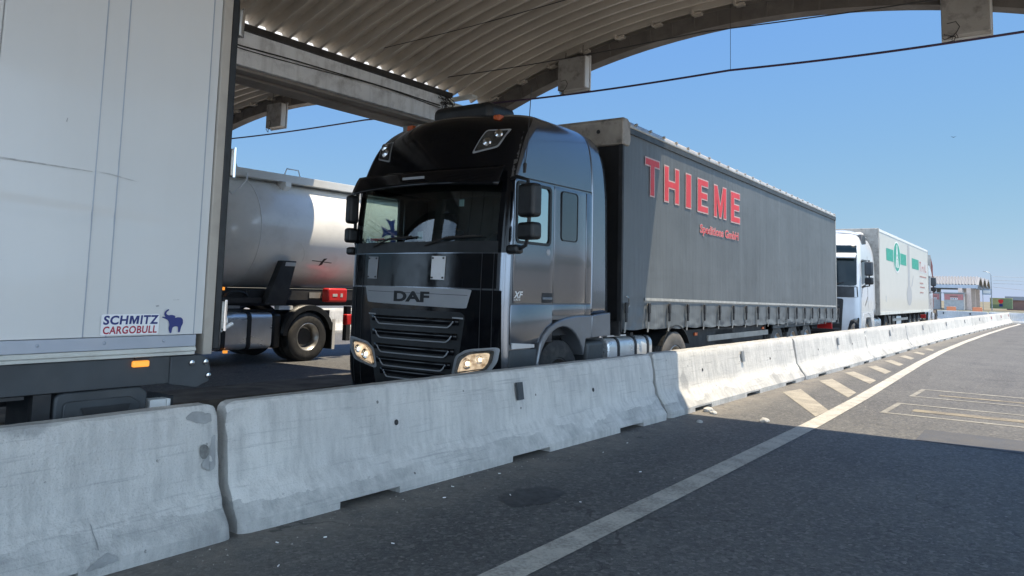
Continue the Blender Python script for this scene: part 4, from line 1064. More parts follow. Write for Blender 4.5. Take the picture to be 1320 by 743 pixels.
# ------------------------------------------------------------------ near white box trailer (its rear end)
def box_trailer():
    X = -4.95; hw = 1.28; L = 13.5; YR = 3.135
    t = empty('box_trailer', (X-hw,YR,0), 0, 'white box semi trailer with blue and red maker logo at the left edge', 'trailer')
    # local: y = Y-YR (negative forward); +x face = visible side
    MB().box(-hw,hw-.012,-L,-.04,1.235,4.0).build('body', M['box_white'], t, bevel=.01)
    def panel(y0, y1):
        def fn(u, v):
            z = lerp(1.235,4.0,v); y = lerp(y0,y1,u)
            dent = .006*noise.noise(Vector((y*1.7,z*1.2,0))); 
            cr = math.exp(-((z-(2.02-.06*(y+1.3)))/.035)**2)*.010*(1 if y < -.45 else max(0, (-.2-y)/.25))
            return (hw-.004+.004+dent*.6-cr*.6, y, z)
        return MB().grid(fn, 20, 80)
    edges = [-13.4,-11.0,-8.6,-6.2,-3.8,-1.4]
    for a, b in zip(edges, edges[1:]): panel(a, b-.008).build('side_panel', M['box_white'], t, smooth=True)
    for (a, b) in ((-1.4,-.822),(-.817,-.680),(-.675,-.080),(-.075,-.012)): panel(a, b).build('side_panel', M['box_white'], t, smooth=True)
    for y in (-.8195,-.6775,-.0775): MB().box(hw-.006,hw+.0045,y-.0032,y+.0032,1.235,4.0).build('panel_joint', M['box_rail'], t, bevel=.001)
    for pts in ([(-1.9,2.286),(-1.355,2.281),(-1.1,2.275),(-.84,2.268),(-.84,2.264),(-1.1,2.267),(-1.355,2.270),(-1.9,2.272)], [(-.80,2.268),(-.727,2.268),(-.60,2.248),(-.54,2.238),(-.60,2.242),(-.727,2.260)], [(-.245,1.465),(-.20,1.468),(-.20,1.472),(-.245,1.470)], [(-1.02,2.55),(-1.013,2.575),(-1.009,2.575),(-1.012,2.548)], [(-.36,1.42),(-.34,1.425),(-.345,1.435),(-.365,1.43)], [(-1.62,1.7),(-1.30,1.69),(-1.30,1.692),(-1.62,1.704)]):
        flat('crease_scuff', pts, M['crease_scuff'], t, lambda u, v: (hw+.005, u, v))  # dark line of the panel crease drawn as flat grey streaks, plus small scuffs
    # bottom rail: stepped
    rail = MB().box(hw-.03,hw+.018,-L,-.065,1.152,1.232)
    MB().prism([(hw-.03,1.095),(hw+.012,1.095),(hw+.016,1.118),(hw+.028,1.122),(hw+.028,1.135),(hw+.018,1.15),(hw-.03,1.15)], -L, -.065, 'y').build('rail_lip', M['box_strip'], t, bevel=.003)
    for k in range(9): rail.lathe([(0,.011),(.006,.009),(.008,.001)], (hw+.018,-.30-k*.39,1.196), 10, 'x')
    rail.build('bottom_rail', M['box_rail'], t, bevel=.004)
    # rear frame post, seals, hinges
    MB().box(hw-.09,hw+.022,-.008,.062,1.09,4.02).build('rear_post', M['tan_post'], t, bevel=.006)
    MB().box(-hw-.02,-hw+.09,-.008,.062,1.09,4.02).build('rear_post', M['tan_post'], t, bevel=.006)
    MB().box(hw-.07,hw+.012,.066,.125,1.12,4.0).build('door_seal', M['black_plastic'], t, bevel=.01)
    for sx in (-1,1):
        d = MB().box(min(sx*.012,sx*(hw-.08)),max(sx*.012,sx*(hw-.08)),.066,.115,1.14,3.98).build('rear_door', M['box_white'], t, bevel=.006)
        for bxp in (.3,.75): MB().cyl((sx*bxp,.14,1.12),(sx*bxp,.14,3.98),.016,n=10).build('lock_bar', M['chrome'], d)
    MB().box(-hw,hw,.0,.06,4.0,4.06).build('rear_header', M['tan_post'], t)
    for z in (1.36,2.47,3.52):
        h = MB().box(hw-.05,hw+.02,.125,.165,z-.10,z+.10).build('hinge', M['rail_alu'], t, bevel=.006)
        MB().cyl((hw+.02,.15,z-.11),(hw+.02,.15,z+.11),.012,n=10).build('hinge_pin', M['chrome'], h)
    MB().box(hw-.05,hw-.03,.125,.21,1.30,1.34).cyl((hw-.02,.14,1.25),(hw-.02,.24,1.30),.016,n=8).build('door_catch', M['white'], t, bevel=.004)
    # chassis beam below, end plate with roller bolts, lamp, tool box
    MB().box(hw-.14,hw-.03,-L,-.20,.905,1.09).build('side_beam', M['dark_grey'], t, bevel=.004)
    MB().prism([(-.22,.90),(-.02,.86),(.075,.90),(.085,.98),(.06,1.06),(.0,1.088),(-.22,1.088)], hw-.13, hw-.015, 'x').build('end_plate', M['dark_grey'], t, bevel=.006)
    mb = MB()
    for (y, z) in ((-.07,1.035),(.035,1.035),(.062,.94)): mb.lathe([(0,.020),(.014,.018),(.016,.01),(.02,.001)], (hw-.013,y,z), 12, 'x')
    mb.build('roller_bolt', M['chrome'], t, smooth=True)
    lamp = MB().box(hw-.03,hw+.0,-.485,-.375,1.03,1.07).build('marker_lamp', M['amber'], t, bevel=.008)
    MB().box(hw-.03,hw-.008,-.47,-.375,1.08,1.105).build('lamp_bracket', M['chassis'], lamp)
    tb = MB().prism(rounded([(-.93,.44),(-.36,.44),(-.345,.86),(-.40,.90),(-.93,.90)], .12), .55, hw-.05, 'x').build('tool_box', M['dark_grey'], t, bevel=.02, seg=3)
    MB().prism(rounded([(-.88,.50),(-.40,.50),(-.40,.80),(-.47,.845),(-.88,.845)], .1), hw-.048, hw-.036, 'x').build('tool_box_lid', M['dark_grey'], tb, bevel=.006)
    MB().prism([(-.74,.72),(-.5,.72),(-.47,.80),(-.78,.80)], hw-.034, hw-.028, 'x').build('latch', M['chassis'], tb)
    MB().box(hw-.03,hw-.018,-.655,-.60,.725,.745).build('latch_key', M['rail_alu'], tb)
    MB().box(hw-.10,hw-.05,-1.05,-.95,.3,.9).box(hw-.5,hw-.05,-1.5,-1.1,.88,.90).build('support', M['chassis'], t)
    mb = MB().box(-hw+.05,hw-.16,-.30,-.10,.55,.80); mb.build('underrun_bar', M['chassis'], t)
    MB().box(hw-.16,hw-.05,-.205,-.18,.56,.80).box(hw-.19,hw-.06,-.32,-.206,.70,.80).build('underrun_cap', M['white'], t, bevel=.005)
    MB().cyl((hw-.10,-.17,.66),(hw-.10,-.10,.66),.028,n=14).build('tail_marker', M['pale_letter'], t)
    MB().box(-.55,-.45,-L+.3,-.25,.75,1.06).box(.45,.55,-L+.3,-.25,.75,1.06).build('chassis', M['chassis'], t)
    mb = MB()
    for k in range(12): mb.box(-hw+.1,hw-.15,-.5-k*1.05,-.42-k*1.05,.96,1.09)
    mb.build('cross_member', M['chassis'], t)
    for y in (-2.6,-3.9,-5.2):
        for sx in (-1,1): wheel(t, sx*(hw-.22), y, sx, 'clean', 'outs')
    # maker sticker: local y from Y 2.43..2.93
    f = lambda off: (lambda u, v: (hw+off, u, v))
    flat('sticker', rounded([(-.716,1.243),(-.335,1.243),(-.335,1.375),(-.716,1.375)], .05), M['sticker'], t, f(.0065))
    lettering('lettering', 'SCH', M['navy'], t, f(.008), (-.70,-.546,1.312,1.365), offset=.035, space=1.08, shear=.08)
    flat('lettering', [(-.538+u*.062+v*.005, 1.312+v*.053) for u, v in [(0,0),(.24,0),(.24,.62),(.42,0),(.58,0),(.76,.62),(.76,0),(1,0),(1,1),(.70,1),(.5,.42),(.30,1),(0,1)]], M['navy'], t, f(.008))
    lettering('lettering', 'ITZ', M['navy'], t, f(.008), (-.462,-.345,1.312,1.365), offset=.035, space=1.1, shear=.08)
    lettering('lettering', 'CARGOBULL', M['logo_red'], t, f(.008), (-.70,-.35,1.252,1.298), offset=.028, space=1.08, shear=.08)
    el = [(0,0.0),(.10,.02),(.13,.0),(.17,.10),(.20,.22),(.30,.20),(.43,.20),(.47,.05),(.56,.02),(.60,.12),(.66,.16),(.70,.34),(.69,.52),(.62,.62),(.48,.66),(.36,.64),(.36,.72),(.20,.76),(.06,.74),(.0,.80),(.02,.90),(.08,.98),(.04,1.0),(-.05,.92),(-.08,.78),(-.02,.66),(-.12,.68),(-.13,.64),(.02,.58),(.06,.40),(.0,.2)]
    el = [(.16,0),(.22,0),(.25,.26),(.36,.30),(.46,.28),(.47,.03),(.54,.02),(.58,.28),(.64,.42),(.63,.60),(.55,.70),(.42,.71),(.32,.68),(.33,.77),(.20,.82),(.06,.80),(-.02,.86),(.0,.96),(.09,1.04),(.05,1.08),(-.07,.98),(-.10,.84),(-.04,.72),(-.16,.75),(-.17,.71),(-.04,.64),(.04,.60),(.10,.50),(.12,.36),(.10,.2)]
    flat('emblem', rounded([(-.285+x*.19, 1.245+y*.15) for x, y in el], .3, 3), M['navy'], t, f(.0075))
    return t
box_trailer()

# ------------------------------------------------------------------ tanker and its tractor
def tanker():
    X = -14.15; t = empty('tank_trailer', (X,9.0,0), 0, 'beige white silo tank trailer half in sun, behind the black truck cab', 'tank trailer')
    r = 1.17; zc = 2.66; L = 11.5
    prof = [(-.62,.001),(-.60,.30),(-.52,.62),(-.36,.90),(-.12,1.07),(.15,1.15),(.35,r),(1.2,r)]
    for k in range(1,9): prof.append((1.2+k*1.1,r))
    prof += [(L-.2,1.1),(L+.2,.7),(L+.4,.001)]
    tk = MB().lathe(prof, (0,0,zc), 72, 'y').build('tank', M['tank'], t, smooth=True, ang=50)
    for y in (.33,5.2,9.8): MB().lathe([(y,r+.002),(y+.006,r+.010),(y+.03,r+.010),(y+.036,r+.002)], (0,0,zc), 72, 'y').build('weld_band', M['tank'], tk, smooth=True)
    # catwalk along the top
    w = MB().box(.28,.78,-.55,L,zc+r-.10,zc+r-.04).box(.78,.82,-.55,L,zc+r-.11,zc+r+.05).box(-.82,-.78,-.55,L,zc+r-.11,zc+r+.05).build('catwalk', M['white'], t, bevel=.005)
    for y in (1.1,3.2,5.4,7.6):
        MB().prism([(.55,zc+r-.11),(.86,zc+r-.11),(.86,zc+r-.2),(.72,zc+r-.33)], y, y+.14, 'y').build('catwalk_bracket', M['tank'], w)
        MB().tube([(.8,y,zc+r+.05),(.8,y+.05,zc+r+.18),(.8,y+.35,zc+r+.18),(.8,y+.4,zc+r+.05)], .012, 6).build('handrail', M['white'], w)
    MB().tube([(.8,-.5,zc+r+.05),(.8,-.48,zc+r+.16),(.8,-.1,zc+r+.16),(.8,-.05,zc+r+.05)], .016, 6).build('handrail', M['white'], w)
    for y in (1.3,3.0,5.): MB().lathe([(0,.28),(.1,.27),(.14,.2),(.15,.001)], (0,y,zc+r-.02), 24, 'z').build('manhole', M['alu'], w)
    MB().tube([(.86,-.52,zc+r-.05),(.98,-.46,zc+r-.22),(1.03,-.40,zc+r-.44),(1.04,-.28,zc+r-.53),(1.04,-.15,zc+r-.42),(1.0,.06,zc+r-.2),(.86,.16,zc+r-.05)], .017, 8).build('step_hoop', M['sticker'], t, smooth=True)
    # tilted dark foot, pipe arc, marking
    MB().prism([(.50,1.16),(1.00,1.16),(1.22,2.06),(.88,2.06)], 1.02, 1.2, 'x').build('saddle_leg', M['chassis'], t, bevel=.015)
    MB().prism([(.93,1.95),(1.18,1.95),(1.20,2.03),(.95,2.03)], 1.2, 1.206, 'x').build('leg_label', M['grey_print'], t)
    sur = lambda off: (lambda u, v: (math.sqrt(max(0,(r+off)**2-(v-zc)**2)), u, v))
    path = []
    for k in range(17):
        a = R(-10+150*k/16); path.append(sur(.0)(1.15+.36*math.cos(a), 2.12+.36*math.sin(a)))
    MB().tube(path, .006, 5).build('weld_seam', M['tank'], tk)
    s = MB().add([sur(.004)(*p) for p in [(1.75,2.09),(2.3,2.06),(2.3,2.075),(1.75,2.105)]], [(0,1,2,3)]).build('pinstripe', M['chassis'], tk)
    flat('emblem', [(1.98,1.99),(2.06,2.02),(2.08,2.1),(2.14,2.16),(2.05,2.15),(2.0,2.07)], M['chassis'], tk, sur(.006))
    lettering('lettering', 'www.', M['chassis'], tk, sur(.006), (2.92,3.80,2.49,2.66), offset=.0)
    c = (4.0,2.86); q = .32; cr = []
    for k in range(4):
        a = PI/2*k; ca, sa = math.cos(a), math.sin(a)
        for (x, y) in ((.05,-.05),(.16,-.06),(.30,-.13),(.25,0),(.30,.13),(.16,.06),(.05,.05)):
            cr.append((c[0]+(x*ca-y*sa)*1.25, c[1]+(x*sa+y*ca)*1.1))
    flat('emblem', cr, M['navy'], tk, sur(.006))
    # underframe
    MB().box(-.5,-.38,-.2,L,1.12,1.48).box(.38,.5,-.2,L,1.12,1.48).box(.86,.98,.3,L,1.26,1.45).build('frame', M['chassis'], t)
    MB().box(.985,1.0,1.75,2.6,1.30,1.42).build('frame_rail', M['rail_alu'], t)
    fb = MB().box(1.0,1.22,2.08,2.62,1.22,1.52).build('extinguisher_box', M['red'], t, bevel=.04, seg=3)
    MB().box(1.221,1.226,2.2,2.33,1.34,1.40).box(1.221,1.226,2.42,2.48,1.33,1.41).build('box_label', M['grey_print'], fb)
    MB().box(1.0,1.1,-.35,.5,1.2,1.3).build('hose_tray', M['chassis'], t)
    for k in range(3):
        MB().tube([(1.02+.03*k,-.3+.4*(1+math.cos(a*PI/8))*.5*1.2, 1.32+.1*math.sin(a*PI/8)) for a in range(17)], .02, 6).build('coiled_hose', M['black_plastic'], t)
    MB().box(1.0,1.06,-.42,-.32,1.44,1.5).build('marker_lamp', M['amber'], t)
    MB().box(1.05,1.25,-.5,-.1,1.10,1.15).build('tube_rack', M['pole'], t)
    MB().box(.9,1.05,.95,1.3,1.06,1.14).build('connector_box', M['white'], t)
    MB().box(1.0,1.15,2.7,3.0,.72,.95).build('tail_light', M['red'], t, bevel=.02)
    for y in (7.2,8.5,9.8):
        for sx in (-1,1): wheel(t, sx*1.0, y, sx, 'dusty', 'outs')
    for sx in (-1,1): MB().box(sx*.8-.06,sx*.8+.06,2.95,3.07,.35,1.12).build('landing_leg', M['chassis'], t)
    # tractor
    u = empty('tractor_unit', (X,4.2,0), 0, 'truck tractor under the silo tank with polished fuel tank and rear wheel in view', 'truck')
    C = Cab(W=[(.3,1.2),(.9,1.24),(2.8,1.23),(3.2,1.15),(3.45,.8)], S=[(.3,.05),(.9,0),(2.,.02),(2.8,.15),(3.2,.4),(3.45,.9)], b=[(.3,.12),(3.45,.15)], r=[(.3,.14),(2.8,.15),(3.45,.3)], rear=2.1, sides=[0,.1,.3,.5,.7,1.])
    C.shell([.35,.6,.9,1.3,1.7,2.0,2.4,2.8,3.0,3.2,3.35,3.45]).build('cab', M['white_paint'], u, smooth=True)
    C.patch([(-1.05,2.0),(1.05,2.0),(1.05,2.8),(-1.05,2.8)], .01, 20, 8).build('windscreen', M['volvo_glass'], u, smooth=True)
    for sx in (-1,1): MB().box(min(sx*1.235,sx*1.25),max(sx*1.235,sx*1.25),.35,1.1,2.05,2.75).build('door_window', M['volvo_glass'], u, bevel=.01)
    MB().box(-.45,-.36,.5,7.6,.78,1.02).box(.36,.45,.5,7.6,.78,1.02).build('chassis', M['chassis'], u)
    MB().box(-1.0,1.0,4.9,5.5,.6,1.05).build('bracing', M['chassis'], u)
    for sx in (-1,1):
        wheel(u, sx*1.04, 1.35, sx, 'clean', 'outs')
        for xx in (1.04,.71): wheel(u, sx*xx, 6.42, sx, 'clean', 'deep')
        tk2 = MB().prism(rounded([(sx*.5,.30),(sx*1.18,.30),(sx*1.18,1.01),(sx*.5,1.01)], .18), 3.1, 5.52, 'y').build('fuel_tank', M['alu'], u, bevel=.02)
        for yy in (4.42,4.98): MB().prism(rounded([(sx*.49,.29),(sx*1.192,.29),(sx*1.192,1.02),(sx*.49,1.02)], .18), yy-.045, yy+.045, 'y').build('tank_strap', M['chassis'], tk2)
        MB().box(sx*1.19-.02,sx*1.19+.02,4.44,4.52,.26,.31).build('marker_lamp', M['amber'], u)
        mb = MB()
        mb.grid(lambda a, v: (sx*lerp(.55,1.215,v), 6.42+.66*math.cos(R(178-166*a)), .52+.63*math.sin(R(178-166*a))), 24, 1)
        mg = mb.build('mudguard', M['black_plastic'], u, solid=.02, smooth=True)
        mb = MB(); mb.grid(lambda a, v: (sx*(1.215+.0*v), 6.42+(.66-.10*v)*math.cos(R(178-166*a)), .52+(.63-.10*v)*math.sin(R(178-166*a))), 24, 1)
        mb.build('mudguard_lip', M['black_plastic'], mg, solid=.015)
        MB().box(min(sx*.75,sx*1.215),max(sx*.75,sx*1.215),7.05,7.075,.22,.66).build('mud_flap', M['black_plastic'], mg)
        MB().box(min(sx*1.216,sx*1.235),max(sx*1.216,sx*1.235),7.03,7.1,.22,.86).build('flap_edge', M['grey_print'], mg)
    MB().box(.6,1.15,5.56,5.75,.3,.98).build('side_cover', M['black_plastic'], u, bevel=.04)
tanker()

# ------------------------------------------------------------------ white tractor (two of them) and the trailers behind
def white_tractor(loc, yaw, label):
    t = empty('tractor_unit', loc, yaw, label, 'truck')
    C = Cab(W=[(.3,1.2),(.6,1.25),(1.2,1.25),(2.8,1.23),(3.2,1.18),(3.5,1.08),(3.68,.9),(3.76,.6)], S=[(.3,.05),(.6,0),(1.3,.0),(1.9,.06),(2.2,.12),(3.05,.30),(3.2,.36),(3.45,.62),(3.62,.95),(3.72,1.3),(3.76,1.6)],
            b=[(.3,.12),(3.76,.2)], r=[(.3,.2),(2.,.2),(3.,.24),(3.4,.34),(3.76,.3)], rear=2.3, sides=[0,.05,.15,.3,.45,.6,.8,1.])
    zs = [.3,.4,.6,.8,1.,1.3,1.6,1.9,2.1,2.4,2.7,3.05,3.15,3.25,3.35,3.45,3.55,3.62,3.68,3.72,3.76]
    def hole(i, j, L):
        if zs[j+1] <= 1.001:
            k = i if i < L['nr'] else L['n']-2-i
            if i == L['n']-1 or 0 <= k < L['nr']-3: return True
        return False
    C.shell(zs, hole).build('cab', M['white_paint'], t, smooth=True, ang=50)
    C.polypatch(rounded([(-1.16,1.98),(1.16,1.98),(1.13,3.0),(-1.13,3.0)], .06), .012).build('windscreen', M['volvo_glass'], t, smooth=True)
    C.patch([(-1.14,2.98),(1.14,2.98),(1.10,3.26),(-1.10,3.26)], .014, 24, 4).build('visor_panel', M['volvo_glass'], t, smooth=True)
    MB().grid(lambda u, v: (lerp(-1.14,1.14,u), C.y(lerp(-1.05,1.05,u),3.0)-.06-.16*(1-v), lerp(2.84,3.0,v)), 20, 3).build('sun_visor', M['grey_print'], t, smooth=True, solid=.015)
    C.polypatch(rounded([(-1.2,1.62),(1.2,1.62),(1.18,1.96),(-1.18,1.96)], .05), .010).build('wiper_cowl', M['black_plastic'], t, smooth=True)
    C.polypatch(rounded([(-.72,.42),(.72,.42),(.80,1.58),(-.80,1.58)], .06), .014).build('grille', M['black_plastic'], t, smooth=True)
    for k in range(5):
        z = .62+.18*k; C.patch([(-.68,z),(.68,z),(.68,z+.05),(-.68,z+.05)], .022, 14, 1).build('grille_slat', M['dark_grey'], t, solid=.012)
    MB().tube([(.0,C.y(0,1.0)-.04,.82),(.3,C.y(.3,1.0)-.06,.80),(.45,C.y(.45,1)-.05,.86),(.3,C.y(.3,1.0)-.05,.95),(0,C.y(0,1)-.04,.98)], .015, 6).build('towing_bar', M['chrome'], t)
    for sx in (-1,1):
        hl = C.polypatch(rounded([(sx*.86,.42),(sx*1.20,.46),(sx*1.225,1.02),(sx*.98,.92)], .14), .012).build('headlight', M['dark_glass'], t, smooth=True)
        C.polypatch(rounded([(sx*.95,.5),(sx*1.08,.5),(sx*1.12,.85),(sx*1.02,.8)], .3), .018).build('bulb_reflector', M['reflector_box'], hl, smooth=True)
        X = sx*1.247
        MB().prism(rounded([(.42,2.02),(1.28,2.12),(1.28,2.82),(.50,2.82)], .08), min(X,X-sx*.01), max(X,X-sx*.01)+.0, 'x').build('door_window', M['volvo_glass'], t)
        MB().prism([(.05+.3,1.62),(.52,1.98),(1.32,2.10),(1.32,2.06),(.5,1.9)], min(X,X+sx*.006), max(X,X+sx*.006), 'x').build('door_trim', M['black_plastic'], t)
        for y in (1.36,): MB().box(min(X,X+sx*.004),max(X,X+sx*.004),y,y+.012,1.05,2.95).build('panel_seam', M['chassis'], t)
        MB().prism([(.95,1.35),(1.32,1.62),(1.32,1.66),(.93,1.42)], min(X,X+sx*.005), max(X,X+sx*.005), 'x').build('door_crease', M['black_plastic'], t)
        m = MB().box(-.12,.12,-.10,.08,-.22,.22).build('mirror', M['dark_grey'], t, bevel=.05, seg=3, loc=(sx*1.46,.42,2.52))
        MB().box(-.12,.12,-.09,.08,-.11,.11).build('mirror', M['black_plastic'], t, bevel=.04, seg=3, loc=(sx*1.46,.42,2.14))
        MB().tube([(sx*1.22,.45,2.75),(sx*1.46,.44,2.78),(sx*1.46,.44,1.98),(sx*1.24,.45,1.95)], .025, 6).build('mirror_arm', M['black_plastic'], t)
        MB().grid(lambda u, v: (sx*(C.w(lerp(1.1,3.7,v))-.02), lerp(2.31,interp([(1.1,2.75),(3.2,2.7),(3.7,2.45)],lerp(1.1,3.7,v)),u), lerp(1.1,3.7,v)), 4, 14).build('side_deflector', M['white_paint'], t, smooth=True, solid=.02)
        # roof fairing horn
        MB().prism([(1.0,3.3),(1.75,3.38),(1.62,3.62),(1.2,3.66)], min(sx*1.02,sx*1.16), max(sx*1.02,sx*1.16), 'x').build('roof_lamp', M['dark_grey'], t, bevel=.03)
        arc = [(1.38+.62*math.cos(R(10+160*k/10)), .5+.62*math.sin(R(10+160*k/10))) for k in range(11)]
        MB().prism([(2.3,.55),(2.3,1.14),(.55,1.14),(.55,.55)]+[p for p in reversed(arc)], min(sx*.95,sx*1.26), max(sx*.95,sx*1.26), 'x').build('wheel_arch', M['white_paint'], t, bevel=.012)
        MB().box(min(sx*1.1,sx*1.25),max(sx*1.1,sx*1.25),.22,.70,.32,.98).build('step_panel', M['white_paint'], t, bevel=.03)
        wheel(t, sx*1.06, 1.38, sx, 'clean', 'outs')
        for xx in (1.06,.73): wheel(t, sx*xx, 5.0, sx, 'clean', 'deep')
        tk = MB().prism(rounded([(sx*.5,.32),(sx*1.18,.32),(sx*1.18,.95),(sx*.5,.95)], .2), 2.6, 4.1, 'y').build('fuel_tank', M['alu'], t, bevel=.02)
        MB().grid(lambda u, v: (sx*lerp(.55,1.22,v), 5.0+.6*math.cos(R(160-140*u)), .5+.6*math.sin(R(160-140*u))), 14, 1).build('mudguard', M['black_plastic'], t, solid=.02)
    MB().box(-.45,-.36,.5,6.2,.75,1.0).box(.36,.45,.5,6.2,.75,1.0).build('chassis', M['chassis'], t)
    # visible on the dash behind glass is too dark to read; a wiper pair only
    for xa, xb in ((-.7,0.),(.1,.8)): MB().tube([(xa,C.y(xa,1.95)-.03,1.93),(xb,C.y(xb,2.06)-.03,2.08)], .012, 5).build('wiper', M['cable_black'], t)
    # bulging roof cap
    MB().grid(lambda u, v: (lerp(-1.05,1.05,u), lerp(1.2,2.6,v), 3.62+.24*math.sin(PI*min(1,.15+v*.6))*(1-abs(2*u-1)**4)), 16, 8).build('roof_fairing', M['white_paint'], t, smooth=True, solid=.02)
    return t
wt = white_tractor((-6.58,25.45,0), R(1.4), 'white truck tractor right behind the grey curtain trailer')
w2 = copy_tree(wt); w2.location = (-7.15,43.5,0); w2.rotation_euler = (0,0,R(3.)); w2['label'] = 'farther white truck tractor half hidden behind the refrigerated trailer'
for o in (wt, w2): o['group'] = 'white truck tractors in the queue'

def reefer():
    hw = 1.29; L = 13.5
    t = empty('refrigerated_trailer', (-6.62,28.45,0), R(1.45), 'white refrigerated semi trailer with green band and green oval emblem', 'trailer')
    MB().box(-hw,hw,.03,L,1.06,3.98).build('body', M['reefer'], t, bevel=.02)
    MB().box(-hw-.012,hw+.012,0,.10,1.04,4.0).build('front_frame', M['cap_tan'], t, bevel=.01)
    MB().box(-.85,.85,-.42,-.005,2.1,3.85).build('cooling_unit', M['grey_print'], t, bevel=.08)
    for sx in (-1,1):
        X = sx*(hw+.012)
        MB().box(min(sx*hw,X),max(sx*hw,X),.1,L,3.90,3.99).build('top_rail', M['white'], t); MB().box(min(sx*hw,X),max(sx*hw,X),.1,L,1.05,1.15).build('bottom_rail', M['box_strip'], t)
        MB().box(min(sx*hw,X),max(sx*hw,X),L-.07,L+.01,1.05,3.99).build('rear_frame', M['rail_alu'], t)
        MB().box(min(sx*hw,X),max(sx*hw,X),1.3,1.34,1.5,1.72).box(min(sx*hw,X),max(sx*hw,X),.2,.28,3.3,3.7).build('marker', M['grey_print'], t)
    f = lambda off: (lambda u, v: (hw+off, u, v))
    z0, z1 = 2.98, 3.42
    def rect(a, b, c, d, m, off=.004, nm='print_band'): flat(nm, [(a,c),(b,c),(b,d),(a,d)], m, t, f(off))
    rect(1.55,3.15,z0,z1,M['green']); rect(4.75,6.35,z0-.02,z1-.02,M['green']); rect(8.0,10.1,z0-.06,z1-.06,M['green'])
    rect(10.15,13.1,z0-.16,z1-.05,M['grey_print'])
    def ell(cy, cz, ry, rz): return [(cy+ry*math.cos(2*PI*k/32), cz+rz*math.sin(2*PI*k/32)) for k in range(32)]
    flat('emblem_ring', ell(3.95,3.2,.88,.60), M['white'], t, f(.005)); flat('emblem', ell(3.95,3.2,.80,.54), M['green'], t, f(.008))
    mb = MB(); ff = f(.011)
    for poly in ([(3.55,2.80),(3.72,2.80),(3.88,3.25),(3.80,3.35)], [(4.35,2.80),(4.18,2.80),(4.02,3.25),(4.10,3.35)], [(3.88,2.78),(4.02,2.78),(4.02,3.1),(3.88,3.1)], [(3.78,3.30),(4.12,3.30),(4.05,3.55),(3.85,3.55)], ell(3.95,3.60,.10,.08), [(3.68,3.14),(4.22,3.14),(4.15,3.22),(3.75,3.22)]):
        mb.add([ff(*p) for p in poly], [tuple(range(len(poly)))])
    mb.build('emblem_figure', M['white'], t)
    # thermometer drawing
    flat('thermometer_print', rounded([(6.75,1.95),(7.35,1.95),(7.35,3.85),(6.75,3.85)], .2), M['thermo'], t, f(.0045))
    flat('thermometer_print', ell(7.05,1.78,.72,.42), M['thermo'], t, f(.0055))
    flat('thermometer_print', [(8.0,2.2),(8.4,2.6),(8.3,2.65),(7.6,2.1)], M['thermo'], t, f(.0035))
    # red script too small to read: strokes
    mb = MB(); ff = f(.008)
    for (a, b, c, d) in ((10.5,10.64,2.88,3.3),(10.35,10.85,3.24,3.32),(11.1,11.25,2.88,3.12),(11.25,11.5,3.04,3.12),(11.8,11.95,2.88,3.14),(12.2,12.35,2.88,3.24),(12.45,12.7,2.88,2.96)):
        mb.add([ff(a,c),ff(b,c),ff(b+.05,d),ff(a+.05,d)], [(0,1,2,3)])
    for k, (w_, z) in enumerate(((2.2,2.62),(1.2,2.32),(1.6,2.14),(1.,1.9))):
        y = 10.4
        while y < 10.4+w_: mb.add([ff(y,z),ff(y+.14,z),ff(y+.14,z+.055),ff(y,z+.055)], [(0,1,2,3)]); y += .24
    mb.build('lettering', M['faded_red'], t)
    underside(t, L, hw-.04, 1.05, (7.9,9.2,10.5), (2.9,), (3.2,7.0), 'clean', 'outs', (.4,13.2))
    MB().box(.62,hw-.1,4.3,5.4,.38,.95).build('pallet_box', M['white'], t, bevel=.02)
    return t
reefer()
def last_trailer():
    hw = 1.27; L = 13.2
    t = empty('box_trailer', (-7.5,47.0,0), R(7.), 'reddish brown trailer behind the farther white tractor, only a sliver visible', 'trailer')
    MB().box(-hw,hw,0,L,1.1,4.0).build('body', M['brown_trailer'], t, bevel=.02)
    MB().box(-hw-.01,hw+.01,-.03,.08,1.08,4.03).build('front_frame', M['tan_post'], t)
    for k in range(9): MB().box(hw-.002,hw+.012,.6+k*1.4,.66+k*1.4,1.12,3.95).build('side_rib', M['brown_trailer'], t)
    underside(t, L, hw-.04, 1.05, (7.9,9.2,10.5), (2.9,), None, 'clean', 'outs', (.4,13.))
last_trailer()

# ------------------------------------------------------------------ far canopy, booths, wall, building, lamp, wires
def far_canopy():
    t = empty('vaulted_canopy', (-13.9,160.,0), 0, 'distant white corrugated canopy with three arches and beige columns', 'canopy')
    Lc = 15.; span = 7.6; rise = 1.45; zb = 4.5
    for k in range(3):
        y0 = k*(span+.3)
        def fn(u, v):
            a = lerp(-1,1,v); h = .22*(1 if int(round(u*120)) % 4 > 1 else 0)
            return (-Lc*u, y0+span/2+a*span/2, zb+rise*(1-a*a)+h*(1-.3*abs(a)))
        MB().grid(fn, 120, 14).build('roof_sheet', M['far_sheet'], t)
        n = 16; pl = [(y0+span/2+lerp(-1,1,i/n)*span/2, zb+.02+rise*(1-lerp(-1,1,i/n)**2)) for i in range(n+1)]; pl2 = [(y, z-.35) for y, z in reversed(pl)]
        MB().prism(pl+pl2, .0, .25, 'x').build('edge_rib', M['far_sheet'], t)
        MB().box(-Lc,.1,y0-.45,y0-.02,zb-.62,zb+.0).build('gutter_beam', M['box_rail'], t)
        for x in (-1.3,-2.6,-8.,-13.): MB().box(x-.33,x+.33,y0-.6,y0+.2,0,zb-.6).build('column', M['pink'] if x > -3 else M['column'], t)
    MB().box(-Lc,.1,3*(span+.3)-.45,3*(span+.3),zb-.62,zb).build('gutter_beam', M['box_rail'], t)
far_canopy()
